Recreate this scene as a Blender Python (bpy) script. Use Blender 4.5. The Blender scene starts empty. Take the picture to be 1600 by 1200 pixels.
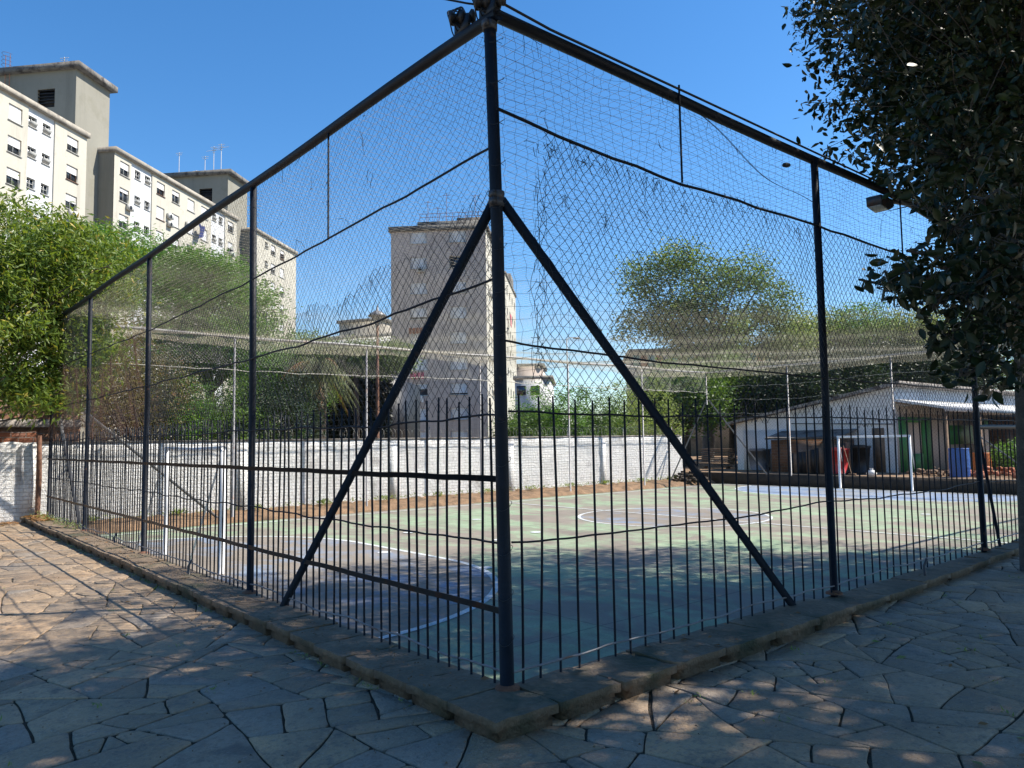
import bpy, math, random
import numpy as np
from mathutils import Vector
random.seed(7); RNG = np.random.default_rng(7)
S = bpy.context.scene
COL = S.collection
R = math.radians
# ------------------------------------------------------------------ camera
CAM = np.array([-3.2319, -3.8956, 1.6]); YAW, PITCH, ROLL, FPX = .8662, .0747, -.0156, 1183.47
_f = np.array([math.cos(PITCH)*math.cos(YAW), math.cos(PITCH)*math.sin(YAW), math.sin(PITCH)])
_r = np.cross(_f, [0, 0, 1]); _r /= np.linalg.norm(_r); _u = np.cross(_r, _f)
_r2 = math.cos(ROLL)*_r+math.sin(ROLL)*_u; _u2 = -math.sin(ROLL)*_r+math.cos(ROLL)*_u
CM = np.array([_r2, _u2, _f])
cam = bpy.data.objects.new('camera', bpy.data.cameras.new('camera')); COL.objects.link(cam)
from mathutils import Matrix
mw = Matrix([[_r2[i], _u2[i], -_f[i], CAM[i]] for i in range(3)]+[[0, 0, 0, 1]])
cam.matrix_world = mw
cam.data.sensor_width = 36; cam.data.lens = 36*FPX/1600
cam.data.clip_start = .05; cam.data.clip_end = 3000
S.camera = cam
# ------------------------------------------------------------------ light
SUN_EL = R(50); SUN_YAW = YAW-R(82)          # direction towards the sun, angle from +X to +Y
w = bpy.data.worlds.new('World'); S.world = w; w.use_nodes = True
nt = w.node_tree; nt.nodes.clear()
sky = nt.nodes.new('ShaderNodeTexSky'); sky.sky_type = 'NISHITA'; sky.sun_disc = False
sky.sun_elevation = SUN_EL; sky.sun_rotation = R(90)-SUN_YAW
sky.altitude = 0; sky.air_density = 1.0; sky.dust_density = .2; sky.ozone_density = 4.0
bg = nt.nodes.new('ShaderNodeBackground'); bg.inputs[1].default_value = .108
hs = nt.nodes.new('ShaderNodeHueSaturation'); hs.inputs['Saturation'].default_value = 1.25
wo = nt.nodes.new('ShaderNodeOutputWorld')
nt.links.new(sky.outputs[0], hs.inputs['Color']); nt.links.new(hs.outputs[0], bg.inputs[0]); nt.links.new(bg.outputs[0], wo.inputs[0])
sd = bpy.data.lights.new('sun', 'SUN'); sd.energy = 5.0; sd.angle = R(.53); sd.color = (1, .93, .82)
sun = bpy.data.objects.new('sun', sd); COL.objects.link(sun)
sv = Vector((math.cos(SUN_EL)*math.cos(SUN_YAW), math.cos(SUN_EL)*math.sin(SUN_YAW), math.sin(SUN_EL)))
sun.rotation_euler = sv.to_track_quat('Z', 'Y').to_euler(); sun.location = (0, 0, 30)
S.view_settings.view_transform = 'Standard'; S.view_settings.look = 'None'
S.view_settings.exposure = .9; S.view_settings.gamma = 1
S.render.engine = 'CYCLES'
S.cycles.max_bounces = 5; S.cycles.transparent_max_bounces = 4
# ------------------------------------------------------------------ survey helpers
def ray(x, y):
    return np.array([(x-800)/FPX, (600-y)/FPX, 1.])@CM
def at(x, y, ax, val):                       # the point of a real plane seen at a photo position
    d = ray(x, y); return CAM+(val-CAM[ax])/d[ax]*d
def proj(p):
    q = (np.asarray(p)-CAM)@CM.T
    return 800+FPX*q[..., 0]/q[..., 2], 600-FPX*q[..., 1]/q[..., 2], q[..., 2]
class Frame:                                  # street grid turned from the court's grid
    def __init__(s, deg):
        a = YAW-R(deg); s.f = np.array([math.cos(a), math.sin(a), 0]); s.r = np.array([math.sin(a), -math.cos(a), 0])
    def w(s, a, b, z): return np.array([CAM[0], CAM[1], 0])+a*s.r+b*s.f+np.array([0, 0, z])
    def ratio(s, x):
        d = ray(x, 695); return (d@s.r)/(d@s.f)
    def b_at(s, x, a): return a/s.ratio(x)
    def z_at(s, x, y, b):
        d = ray(x, y); return CAM[2]+b/(d@s.f)*d[2]
# ------------------------------------------------------------------ mesh helpers
class MB:
    def __init__(s): s.v = []; s.f = []; s.n = 0
    def add(s, v, f):
        v = np.asarray(v, float).reshape(-1, 3); s.v.append(v)
        s.f.append(np.asarray(f, int)+s.n); s.n += len(v); return s
    def box(s, c, size, U=(1, 0, 0), W=(0, 0, 1)):
        U = np.array(U, float); U /= np.linalg.norm(U); W = np.array(W, float); V = np.cross(W, U); V /= np.linalg.norm(V); W = np.cross(U, V)
        c = np.array(c, float); h = np.array(size)/2
        v = [c+i*h[0]*U+j*h[1]*V+k*h[2]*W for k in (-1, 1) for j in (-1, 1) for i in (-1, 1)]
        return s.add(v, [(0, 2, 3, 1), (4, 5, 7, 6), (0, 1, 5, 4), (2, 6, 7, 3), (0, 4, 6, 2), (1, 3, 7, 5)])
    def bx(s, a, b):                          # axis aligned by two corners
        a = np.array(a, float); b = np.array(b, float)
        return s.box((a+b)/2, np.abs(b-a))
    def tube(s, pts, r, sides=8, caps=True):
        P = np.array(pts, float); n = len(P); r = np.broadcast_to(np.array(r, float), (n,))
        T = np.gradient(P, axis=0); T /= np.linalg.norm(T, axis=1)[:, None]+1e-12
        ref = np.array([0, 0, 1.]) if abs(T[0][2]) < .9 else np.array([1., 0, 0])
        A = np.cross(T[0], ref); A /= np.linalg.norm(A); rings = []
        for i in range(n):
            A = A-T[i]*(A@T[i]); A /= np.linalg.norm(A); B = np.cross(T[i], A)
            th = np.arange(sides)*2*math.pi/sides
            rings.append(P[i]+r[i]*(np.cos(th)[:, None]*A+np.sin(th)[:, None]*B))
        base = s.n; s.v.append(np.vstack(rings)); s.n += n*sides
        i, j = np.meshgrid(np.arange(n-1), np.arange(sides), indexing='ij'); j2 = (j+1) % sides
        s.f.append(np.stack([i*sides+j, i*sides+j2, (i+1)*sides+j2, (i+1)*sides+j], -1).reshape(-1, 4)+base)
        if caps:
            for k in (0, n-1):
                c = P[k]; b0 = s.n; s.v.append(c[None]); s.n += 1
                s.f.append(np.array([(base+k*sides+q, base+k*sides+(q+1) % sides, b0) for q in range(sides)]))
        return s
    def net(s, polys, r, sides=3):            # many equal-length thin strands
        P = np.asarray(polys, float); N, m, _ = P.shape
        T = P[:, -1]-P[:, 0]; T /= np.linalg.norm(T, axis=1)[:, None]
        ref = np.where(np.abs(T[:, 2:3]) < .9, np.array([[0, 0, 1.]]), np.array([[1., 0, 0]]))
        A = np.cross(T, ref); A /= np.linalg.norm(A, axis=1)[:, None]; B = np.cross(T, A)
        th = np.arange(sides)*2*math.pi/sides
        off = r*(np.cos(th)[None, :, None]*A[:, None]+np.sin(th)[None, :, None]*B[:, None])
        V = P[:, :, None, :]+off[:, None]
        n, i, j = np.meshgrid(np.arange(N), np.arange(m-1), np.arange(sides), indexing='ij'); j2 = (j+1) % sides
        idx = lambda a, b, c: (a*m+b)*sides+c
        return s.add(V.reshape(-1, 3), np.stack([idx(n, i, j), idx(n, i, j2), idx(n, i+1, j2), idx(n, i+1, j)], -1).reshape(-1, 4))
    def lathe(s, c, prof, sides=20, axis=(0, 0, 1)):   # prof: (radius, height)
        ax = np.array(axis, float); ax /= np.linalg.norm(ax)
        ref = np.array([1., 0, 0]) if abs(ax[0]) < .9 else np.array([0, 1., 0])
        A = np.cross(ax, ref); A /= np.linalg.norm(A); B = np.cross(ax, A); th = np.arange(sides)*2*math.pi/sides
        V = np.vstack([np.array(c)+h*ax+rr*(np.cos(th)[:, None]*A+np.sin(th)[:, None]*B) for rr, h in prof])
        F = [(i*sides+j, i*sides+(j+1) % sides, (i+1)*sides+(j+1) % sides, (i+1)*sides+j) for i in range(len(prof)-1) for j in range(sides)]
        return s.add(V, F)
    def poly(s, pts):                          # fan polygon
        p = np.array(pts, float); c = p.mean(0); n = len(p)
        return s.add(np.vstack([p, c]), [(i, (i+1) % n, n) for i in range(n)])
    def prism(s, pts, d):
        p = np.array(pts, float); d = np.array(d, float); n = len(p)
        s.poly(p); s.poly(p+d)
        return s.add(np.vstack([p, p+d]), [(i, (i+1) % n, n+(i+1) % n, n+i) for i in range(n)])
ORG = {}
def setp(o, **k):
    for a, b in k.items():
        if b is not None: o[a] = b
    return o
def build(name, mb, mat, parent=None, org=(0, 0, 0), smooth=False, rename=None):
    if parent is not None: org = ORG[parent.name]
    V = np.vstack(mb.v)-np.array(org, float)
    me = bpy.data.meshes.new(name)
    loops = np.concatenate([f.reshape(-1) for f in mb.f]); tot = np.concatenate([np.full(len(f), f.shape[1]) for f in mb.f])
    st = np.concatenate([[0], np.cumsum(tot)[:-1]])
    me.vertices.add(len(V)); me.vertices.foreach_set('co', V.astype(np.float32).ravel())
    me.loops.add(len(loops)); me.loops.foreach_set('vertex_index', loops.astype(np.int32))
    me.polygons.add(len(tot)); me.polygons.foreach_set('loop_start', st.astype(np.int32)); me.polygons.foreach_set('loop_total', tot.astype(np.int32))
    if smooth: me.polygons.foreach_set('use_smooth', np.ones(len(tot), bool))
    me.update(calc_edges=True); me.validate()
    me.materials.append(mat)
    o = bpy.data.objects.new(name, me); COL.objects.link(o)
    if parent is not None: o.parent = parent
    else: o.location = org
    ORG[o.name] = tuple(org)
    return o
def thing(name, org, label, cat, group=None):
    o = bpy.data.objects.new(name, None); COL.objects.link(o); o.location = tuple(org); o.empty_display_size = .2
    ORG[o.name] = tuple(org); return setp(o, label=label, category=cat, group=group)
def tag(o, label, cat, group=None): return setp(o, label=label, category=cat, group=group)
def struct(o): o['kind'] = 'structure'; return o
# ------------------------------------------------------------------ materials
def lin(c): return tuple(((x/255)/12.92 if x/255 <= .04045 else ((x/255+.055)/1.055)**2.4) for x in c)
class NT:
    def __init__(s, name):
        s.m = bpy.data.materials.new(name); s.m.use_nodes = True; s.t = s.m.node_tree; s.b = s.t.nodes['Principled BSDF']
        s.tc = s.t.nodes.new('ShaderNodeTexCoord'); s.geo = s.t.nodes.new('ShaderNodeNewGeometry')
    def n(s, typ, **k):
        q = s.t.nodes.new('ShaderNode'+typ)
        for a, b in k.items():
            if a.startswith('i_'):
                q.inputs[a[2:].replace('_', ' ')].default_value = b
            else: setattr(q, a, b)
        return q
    def l(s, a, b): s.t.links.new(a, b)
    def noise(s, scale, detail=4, rough=.6, vec=None, dist=0):
        q = s.n('TexNoise'); q.inputs['Scale'].default_value = scale; q.inputs['Detail'].default_value = detail
        q.inputs['Roughness'].default_value = rough; q.inputs['Distortion'].default_value = dist
        s.l(vec if vec is not None else s.geo.outputs['Position'], q.inputs['Vector']); return q.outputs['Fac']
    def ramp(s, fac, a, b):
        q = s.n('MapRange'); q.inputs['From Min'].default_value = a; q.inputs['From Max'].default_value = b; s.l(fac, q.inputs['Value']); return q.outputs[0]
    def mix(s, fac, a, b, mode='MIX'):
        q = s.n('Mix', data_type='RGBA', blend_type=mode)
        if isinstance(fac, (int, float)): q.inputs[0].default_value = fac
        else: s.l(fac, q.inputs[0])
        for i, c in ((6, a), (7, b)):
            if isinstance(c, tuple): q.inputs[i].default_value = (*c[:3], 1)
            else: s.l(c, q.inputs[i])
        return q.outputs[2]
    def math(s, op, a, b=0.):
        q = s.n('Math', operation=op)
        for i, c in ((0, a), (1, b)):
            if isinstance(c, (int, float)): q.inputs[i].default_value = c
            else: s.l(c, q.inputs[i])
        return q.outputs[0]
    def mapv(s, scale, vec=None):
        q = s.n('Mapping'); q.inputs['Scale'].default_value = scale; s.l(vec or s.geo.outputs['Position'], q.inputs['Vector']); return q.outputs[0]
    def bump(s, h, dist, strength=1.):
        q = s.n('Bump'); q.inputs['Distance'].default_value = dist; q.inputs['Strength'].default_value = strength
        s.l(h, q.inputs['Height']); s.l(q.outputs[0], s.b.inputs['Normal'])
    def out(s, col, rough=.8, metal=0., spec=None):
        if isinstance(col, tuple): s.b.inputs['Base Color'].default_value = (*col[:3], 1)
        else: s.l(col, s.b.inputs['Base Color'])
        if isinstance(rough, (int, float)): s.b.inputs['Roughness'].default_value = rough
        else: s.l(rough, s.b.inputs['Roughness'])
        s.b.inputs['Metallic'].default_value = metal
        if spec is not None: s.b.inputs['Specular IOR Level'].default_value = spec
        return s.m
def plain(name, c, rough=.7, metal=0., var=.25, scale=3., stain=None, bump=.0, spec=None, streak=0):
    t = NT(name); n1 = t.noise(scale, 5); n2 = t.noise(scale*9, 3)
    dk = tuple(x*(1-var) for x in c); lt = tuple(min(1, x*(1+var)) for x in c)
    col = t.mix(t.ramp(n1, .3, .7), dk, lt); col = t.mix(t.ramp(n2, .35, .75), col, tuple(x*(1-var*.6) for x in c))
    if stain:
        sc, cc, lo, hi = stain; col = t.mix(t.ramp(t.noise(sc, 6, .65), lo, hi), col, cc)
    if streak:
        sk = t.ramp(t.noise(streak, 5, .7, t.mapv((1, 1, .09))), .52, .78); col = t.mix(t.math('MULTIPLY', sk, .55), col, tuple(x*.5 for x in c))
    if bump: t.bump(n2, bump)
    return t.out(col, rough, metal, spec)
def leafmat(name, c1, c2, c3=None, trans=.35, rough=.5):
    t = NT(name); rnd = t.geo.outputs['Random Per Island']
    col = t.mix(rnd, c1, c2)
    if c3: col = t.mix(t.ramp(rnd, .9, .97), col, c3)
    col = t.mix(t.ramp(t.noise(1.2, 3), .35, .7), col, t.mix(.5, col, c1))
    t.out(col, rough, 0, .35)
    tr = t.n('BsdfTranslucent'); mx = t.n('MixShader'); mx.inputs[0].default_value = trans
    cc = t.mix(.5, col, (c2[0]*1.6, c2[1]*1.7, c2[2]*.5)); t.l(cc, tr.inputs[0])
    o = t.t.nodes['Material Output']; t.l(t.b.outputs[0], mx.inputs[1]); t.l(tr.outputs[0], mx.inputs[2]); t.l(mx.outputs[0], o.inputs[0])
    return t.m
M = {}
M['steel'] = plain('dark_painted_steel', (.009, .012, .019), .55, .0, .4, 6, stain=(9, (.06, .035, .025), .62, .72), bump=.002, spec=.2)
M['steel_light'] = plain('worn_steel', (.06, .06, .065), .5, .2, .35, 8, stain=(6, (.13, .06, .035), .55, .68), bump=.001)
M['galv'] = plain('galvanised_steel', (.2, .2, .21), .5, .35, .3, 5, stain=(3, (.16, .09, .06), .58, .72))
M['rust'] = plain('rusty_steel', (.16, .075, .045), .85, .1, .45, 9)
M['wire'] = plain('dull_wire', (.035, .037, .042), .6, .3, .3, 6)
M['wire_rust'] = plain('rusty_wire', (.13, .07, .045), .8, .1, .4, 4)
M['wire_light'] = plain('pale_wire', (.42, .4, .35), .6, .1, .25, 4)
M['nylon'] = plain('dark_nylon_cord', (.03, .033, .045), .7, 0, .3, 3)
M['nylon_pale'] = plain('pale_nylon_cord', (.74, .66, .50), .8, 0, .2, 2)
M['white_paint'] = plain('white_goal_paint', (.72, .73, .74), .5, 0, .08, 8, stain=(9, (.3, .2, .14), .64, .74))
M['kerb'] = plain('kerb_stone', (.20, .145, .095), .88, 0, .4, 2.2, stain=(1.3, (.055, .06, .035), .5, .66), bump=.02)
M['dirt'] = plain('dirt', (.24, .15, .085), .95, 0, .4, 3, stain=(2.5, (.11, .075, .045), .5, .65), bump=.03)
M['soil_kerb_shade'] = plain('dark_soil_kerb_shade', (.055, .042, .032), .95, 0, .4, 3, bump=.03)
M['grout'] = plain('paving_bed', (.085, .067, .045), .95, 0, .5, 4, stain=(1.5, (.05, .06, .025), .55, .65), bump=.02)
M['ground'] = plain('ground', (.16, .14, .1), .95, 0, .3, .3, bump=.03)
def flag_mat():
    t = NT('flagstone'); rnd = t.geo.outputs['Random Per Island']
    c = t.mix(rnd, (.25, .18, .118), (.49, .34, .205))
    q = t.math('FRACT', t.math('MULTIPLY', rnd, 7.3)); c = t.mix(t.ramp(q, .55, .9), c, (.30, .25, .20))
    n = t.noise(1.4, 6, .65); c = t.mix(t.ramp(n, .42, .68), c, (.28, .21, .145))
    n2 = t.noise(26, 4, .7); c = t.mix(t.ramp(n2, .5, .75), c, (.15, .125, .105))
    n3 = t.noise(.5, 4); c = t.mix(t.ramp(n3, .5, .7), c, t.mix(1., c, (1.18, 1.08, .98), 'MULTIPLY'))
    c = t.mix(t.ramp(t.noise(70, 3, .8), .56, .72), c, (.42, .37, .31)); c = t.mix(t.ramp(t.noise(3.1, 6, .75), .55, .66), c, (.18, .15, .12))
    st = t.noise(5, 5, .7, t.mapv((1, 2.4, 1))); c = t.mix(t.ramp(st, .62, .72), c, (.32, .27, .23))
    hb = t.math('ADD', t.noise(7, 6, .7), t.math('MULTIPLY', n2, .35))
    t.bump(hb, .035, 1.); return t.out(c, t.ramp(n, -.6, 1.2), 0, .35)
M['flag'] = flag_mat()
def court_mat(name, paint, paint2, worn, lo, hi):
    t = NT(name)
    v = t.mapv((1.0, .55, 1)); n = t.noise(1.1, 7, .68, v, .6); n0 = t.noise(.28, 3)
    f = t.math('ADD', t.math('MULTIPLY', n, .72), t.math('MULTIPLY', n0, .32))
    pc = t.mix(t.ramp(t.noise(2.3, 4), .4, .65), paint, paint2)
    wc = t.mix(t.ramp(t.noise(.8, 5), .35, .65), worn, tuple(x*.72 for x in worn))
    c = t.mix(t.ramp(f, lo, hi), pc, wc)
    fine = t.noise(38, 4, .7); c = t.mix(t.ramp(fine, .5, .8), c, tuple(x*.6 for x in worn))
    cr = t.n('TexBrick'); cr.inputs['Scale'].default_value = .5; cr.inputs['Mortar Size'].default_value = .006; cr.offset = 0
    cr.inputs['Brick Width'].default_value = 1.5; cr.inputs['Row Height'].default_value = 1.0
    t.l(t.geo.outputs['Position'], cr.inputs['Vector']); c = t.mix(t.math('MULTIPLY', cr.outputs['Fac'], .55), c, (.06, .055, .05))
    t.bump(fine, .004); return t.out(c, .75, 0, .3)
WORN = (.26, .225, .185)
M['court'] = court_mat('court_green', (.22, .30, .19), (.29, .37, .245), WORN, .46, .57)
M['court_blue'] = court_mat('court_blue', (.16, .22, .32), (.23, .29, .37), WORN, .42, .52)
M['court_far'] = court_mat('court_blue_far', (.16, .23, .36), (.24, .30, .38), (.30, .31, .31), .5, .58)
M['line'] = court_mat('court_line', (.62, .65, .66), (.5, .55, .55), WORN, .6, .68)
def brick_mat(name, base, alt, mortar, sc, bd, stain=None, axis='X', darkmix=.0):
    t = NT(name); sep = t.n('SeparateXYZ'); t.l(t.geo.outputs['Position'], sep.inputs[0]); cb = t.n('CombineXYZ')
    t.l(sep.outputs[0 if axis == 'X' else 1], cb.inputs[0]); t.l(sep.outputs[2], cb.inputs[1])
    wob = t.n('VectorMath', operation='ADD'); t.l(cb.outputs[0], wob.inputs[0])
    nn = t.n('TexNoise'); nn.inputs['Scale'].default_value = 3; t.l(t.geo.outputs['Position'], nn.inputs['Vector'])
    sc2 = t.n('VectorMath', operation='SCALE'); t.l(nn.outputs['Color'], sc2.inputs[0]); sc2.inputs['Scale'].default_value = .03; t.l(sc2.outputs[0], wob.inputs[1])
    br = t.n('TexBrick'); br.inputs['Scale'].default_value = sc; br.inputs['Mortar Size'].default_value = .02; br.inputs['Mortar Smooth'].default_value = .4
    br.inputs['Color1'].default_value = (*base, 1); br.inputs['Color2'].default_value = (*alt, 1); br.inputs['Mortar'].default_value = (*mortar, 1)
    br.inputs['Brick Width'].default_value = .5; br.inputs['Row Height'].default_value = .2
    t.l(wob.outputs[0], br.inputs['Vector'])
    c = br.outputs['Color']; n = t.noise(2, 6, .7)
    if stain:
        c = t.mix(t.math('MULTIPLY', t.ramp(n, .5, .7), t.ramp(sep.outputs[2], stain[0], stain[1])), c, stain[2])
        c = t.mix(t.math('MULTIPLY', t.ramp(t.noise(1.1, 6, .7), .58, .7), .55), c, stain[2])
        c = t.mix(t.math('MULTIPLY', t.ramp(t.noise(2.7, 6, .75, t.mapv((1, 1, .25))), .5, .72), t.math('MULTIPLY', t.ramp(sep.outputs[2], .45, -.35), .8)), c, (.38, .31, .24))
        c = t.mix(t.math('MULTIPLY', t.ramp(t.noise(.45, 3), .55, .62), .35), c, (.55, .54, .53))
        c = t.mix(t.math('MULTIPLY', t.ramp(t.noise(14, 4, .7, t.mapv((1, 1, .35))), .62, .7), .5), c, stain[2])
    hh = t.math('ADD', t.math('MULTIPLY', br.outputs['Fac'], -.8), t.math('MULTIPLY', t.noise(22, 5, .7), 1.4))
    t.bump(hh, bd); return t.out(c, .9, 0, .2)
M['wbrick'] = brick_mat('white_painted_brick', (.84, .83, .81), (.78, .77, .75), (.66, .64, .61), 2.1, .032, (1.1, 1.75, (.24, .21, .19)))
M['rbrick'] = brick_mat('red_brick', (.30, .12, .07), (.22, .085, .05), (.25, .2, .17), 1.6, .03, (9, 10, (.1, .06, .05)))
M['rbrickY'] = brick_mat('brown_brick', (.22, .12, .075), (.16, .085, .055), (.2, .17, .14), 1.6, .03, (9, 10, (.1, .06, .05)), 'Y')
M['coping'] = plain('coping_concrete', (.3, .27, .24), .9, 0, .35, 3, stain=(4, (.09, .07, .06), .5, .62), bump=.02)
M['cream'] = plain('cream_render', (.48, .455, .385), .85, 0, .08, .5, stain=(.5, (.36, .32, .25), .58, .75), streak=.9)
M['whitewall'] = plain('white_render', (.60, .61, .62), .85, 0, .06, .5, stain=(.7, (.5, .5, .48), .6, .75), streak=1.2)
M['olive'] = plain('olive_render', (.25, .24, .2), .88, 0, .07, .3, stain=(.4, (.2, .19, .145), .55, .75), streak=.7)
M['darkroof'] = plain('stained_concrete', (.17, .16, .145), .9, 0, .4, .9, stain=(1.2, (.05, .045, .045), .48, .62))
M['parapet'] = plain('parapet_concrete', (.33, .30, .25), .9, 0, .25, .8, stain=(1.2, (.16, .14, .12), .5, .7))
M['glass'] = plain('window_glass', (.035, .045, .06), .12, 0, .2, .4, spec=.9)
M['shutter'] = plain('roller_shutter', (.74, .74, .74), .6, 0, .08, 1.5)
M['frame'] = plain('window_frame', (.42, .42, .40), .5, 0, .15, 3)
M['frame_brown'] = plain('brown_frame', (.16, .08, .05), .6, 0, .2, 3)
M['acunit'] = plain('ac_casing', (.5, .5, .47), .5, 0, .15, 4)
M['black'] = plain('black_plastic', (.012, .012, .014), .5, 0, .3, 8)
M['mauve'] = plain('mauve_render', (.50, .42, .37), .9, 0, .07, .35, stain=(.5, (.38, .31, .28), .5, .75), streak=.8)
M['bark'] = plain('bark', (.10, .075, .055), .95, 0, .45, 7, bump=.05)
M['bark_grey'] = plain('grey_bark', (.13, .115, .10), .95, 0, .4, 6, bump=.04)
M['red'] = plain('red_plastic', (.42, .035, .035), .45, 0, .15, 3)
M['blue'] = plain('blue_plastic', (.03, .11, .36), .4, 0, .15, 3)
M['orange'] = plain('orange_plastic', (.62, .18, .04), .5, 0, .2, 3)
M['green_paint'] = plain('green_paint', (.03, .22, .06), .6, 0, .3, 2, stain=(2, (.05, .11, .04), .5, .65))
M['wood'] = plain('weathered_wood', (.2, .13, .085), .9, 0, .4, 5)
M['navy'] = plain('navy_cloth', (.03, .045, .16), .9, 0, .3, 4)
M['pink'] = plain('pink_cloth', (.6, .06, .14), .9, 0, .3, 4)
M['whitecloth'] = plain('white_plastic', (.7, .7, .68), .7, 0, .1, 4)
M['teal'] = plain('teal_paint', (.05, .27, .27), .6, 0, .2, 2)
M['terra'] = plain('terracotta', (.40, .14, .07), .8, 0, .3, 3)
M['lamp_glass'] = plain('frosted_glass', (.45, .45, .42), .3, 0, .1, 4)
L_ = {}
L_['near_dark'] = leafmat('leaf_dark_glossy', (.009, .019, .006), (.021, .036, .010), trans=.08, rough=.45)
L_['yellowgreen'] = leafmat('leaf_yellow_green', (.06, .115, .018), (.22, .28, .05), (.5, .36, .06), trans=.35)
L_['feather'] = leafmat('leaf_feather_green', (.06, .15, .025), (.14, .26, .045), trans=.35)
L_['mid'] = leafmat('leaf_mid_green', (.06, .12, .03), (.14, .22, .05), trans=.3)
L_['pale'] = leafmat('leaf_pale_green', (.15, .21, .07), (.28, .34, .11), (.38, .30, .14), trans=.35)
L_['airy'] = leafmat('leaf_olive_green', (.08, .13, .04), (.23, .31, .08), (.34, .30, .1), trans=.3)
L_['canopy'] = leafmat('leaf_canopy', (.06, .085, .015), (.12, .14, .03), trans=.45)
L_['vine'] = leafmat('leaf_vine_brownish', (.10, .075, .03), (.17, .16, .045), (.34, .16, .07), trans=.3)
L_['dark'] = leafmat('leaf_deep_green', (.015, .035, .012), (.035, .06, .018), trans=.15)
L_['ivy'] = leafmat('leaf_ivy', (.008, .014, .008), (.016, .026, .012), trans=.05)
L_['palm'] = leafmat('leaf_palm', (.07, .10, .035), (.17, .18, .07), trans=.25)
L_['dry'] = leafmat('leaf_dry', (.22, .11, .05), (.34, .19, .08), trans=.2)
# ------------------------------------------------------------------ ground, court, paving
CZ = -.45; PZ = -.13; XF = 25.8; YB = 16.6; ZT = 4.55
def sheet(name, x0, y0, x1, y1, z, mat, nx=1, ny=1, amp=0):
    mb = MB(); xs = np.linspace(x0, x1, nx+1); ys = np.linspace(y0, y1, ny+1); X, Y = np.meshgrid(xs, ys)
    Z = np.full_like(X, z)+(RNG.normal(0, amp, X.shape) if amp else 0)
    i, j = np.meshgrid(np.arange(ny), np.arange(nx), indexing='ij'); a = i*(nx+1)+j
    mb.add(np.stack([X, Y, Z], -1).reshape(-1, 3), np.stack([a, a+1, a+nx+2, a+nx+1], -1).reshape(-1, 4))
    return struct(build(name, mb, mat))
sheet('ground', -900, -900, 1500, 1500, -.60, M['ground'])
def slab(name, x0, y0, x1, y1, z0, z1, mat): return struct(build(name, MB().bx((x0, y0, z0), (x1, y1, z1)), mat))
sheet('court', .06, .06, XF-.02, YB-.25, CZ, M['court'], 1, 1)
slab('paving_bed', -14, .0, -.06, 17.5, -.5, PZ-.0115, M['grout'])
slab('paving_bed', -14, -7, 60, -.06, -.5, PZ-.0125, M['grout'])
def ring(cx, cy, r0, r1, a0, a1, z, n=48):
    mb = MB(); th = np.linspace(a0, a1, n+1)
    P = np.array([[cx+r*np.cos(th), cy+r*np.sin(th), np.full(n+1, z)] for r in (r0, r1)]).transpose(0, 2, 1).reshape(-1, 3)
    k = np.arange(n); return mb.add(P, np.stack([k, k+1, k+n+2, k+n+1], -1))
def strip(x0, y0, x1, y1, z): return MB().add([(x0, y0, z), (x1, y0, z), (x1, y1, z), (x0, y1, z)], [(0, 1, 2, 3)])
GY0, GY1 = 7.15, 10.15
HX = 13.0; HY = 8.75
pi = math.pi
# painted key areas, worn blue
def keypoly(x, s, r, z, n=24):
    th = np.linspace(-pi/2, 0, n); a = [(x+s*r*math.cos(t), GY0+r*math.sin(t)) for t in th]
    b = [(x+s*r*math.cos(t), GY1+r*math.sin(t)) for t in np.linspace(0, pi/2, n)]
    return MB().poly([(p[0], p[1], z) for p in a+b])
struct(build('near_goal_area', keypoly(.62, 1, 3.95, CZ+.004), M['court_blue']))
struct(build('far_goal_area', keypoly(XF-.45, -1, 4.0, CZ+.004), M['court_far']))
struct(build('centre_circle', ring(HX, HY, 0.01, 2.45, 0, 2*pi, CZ+.004, 64), M['court_blue']))
def keyline(x, s, r, z):
    mb = ring(x, GY0, r-.05, r+.05, -pi/2 if s > 0 else pi, 0 if s > 0 else 1.5*pi, z)
    m2 = ring(x, GY1, r-.05, r+.05, 0 if s > 0 else pi/2, pi/2 if s > 0 else pi, z)
    m3 = strip(x+s*(r-.05), GY0, x+s*(r+.05), GY1, z)
    for m in (m2, m3):
        for v, f in zip(m.v, m.f): mb.add(v, f)
    return mb
struct(build('goal_area_line', keyline(.62, 1, 3.95, CZ+.008), M['line']))
struct(build('goal_area_line', keyline(XF-.45, -1, 4.0, CZ+.008), M['line']))
struct(build('centre_circle_line', ring(HX, HY, 2.42, 2.5, 0, 2*pi, CZ+.008, 64), M['line']))
struct(build('halfway_line', strip(HX-.04, .9, HX+.04, YB-.9, CZ+.012), M['line']))
struct(build('touch_line', strip(.6, .62, XF-.45, .7, CZ+.016), M['line']))
struct(build('touch_line', strip(.6, YB-1.0, XF-.45, YB-.92, CZ+.016), M['line']))
struct(build('goal_line', strip(.58, .7, .66, YB-1.0, CZ+.020), M['line']))
struct(build('goal_line', strip(XF-.49, .7, XF-.41, YB-1.0, CZ+.020), M['line']))
mk = MB()
for x, y in ((4.2, 8.6), (4.45, 5.9), (6.8, 8.4), (8.2, 8.8), (9.0, 12.0), (6.2, 10.9), (17.5, 4.2)):
    mk.lathe((x, y, CZ+.012), [(.001, 0), (.13, 0)], 14)
struct(build('penalty_marks', mk, M['line']))
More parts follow.
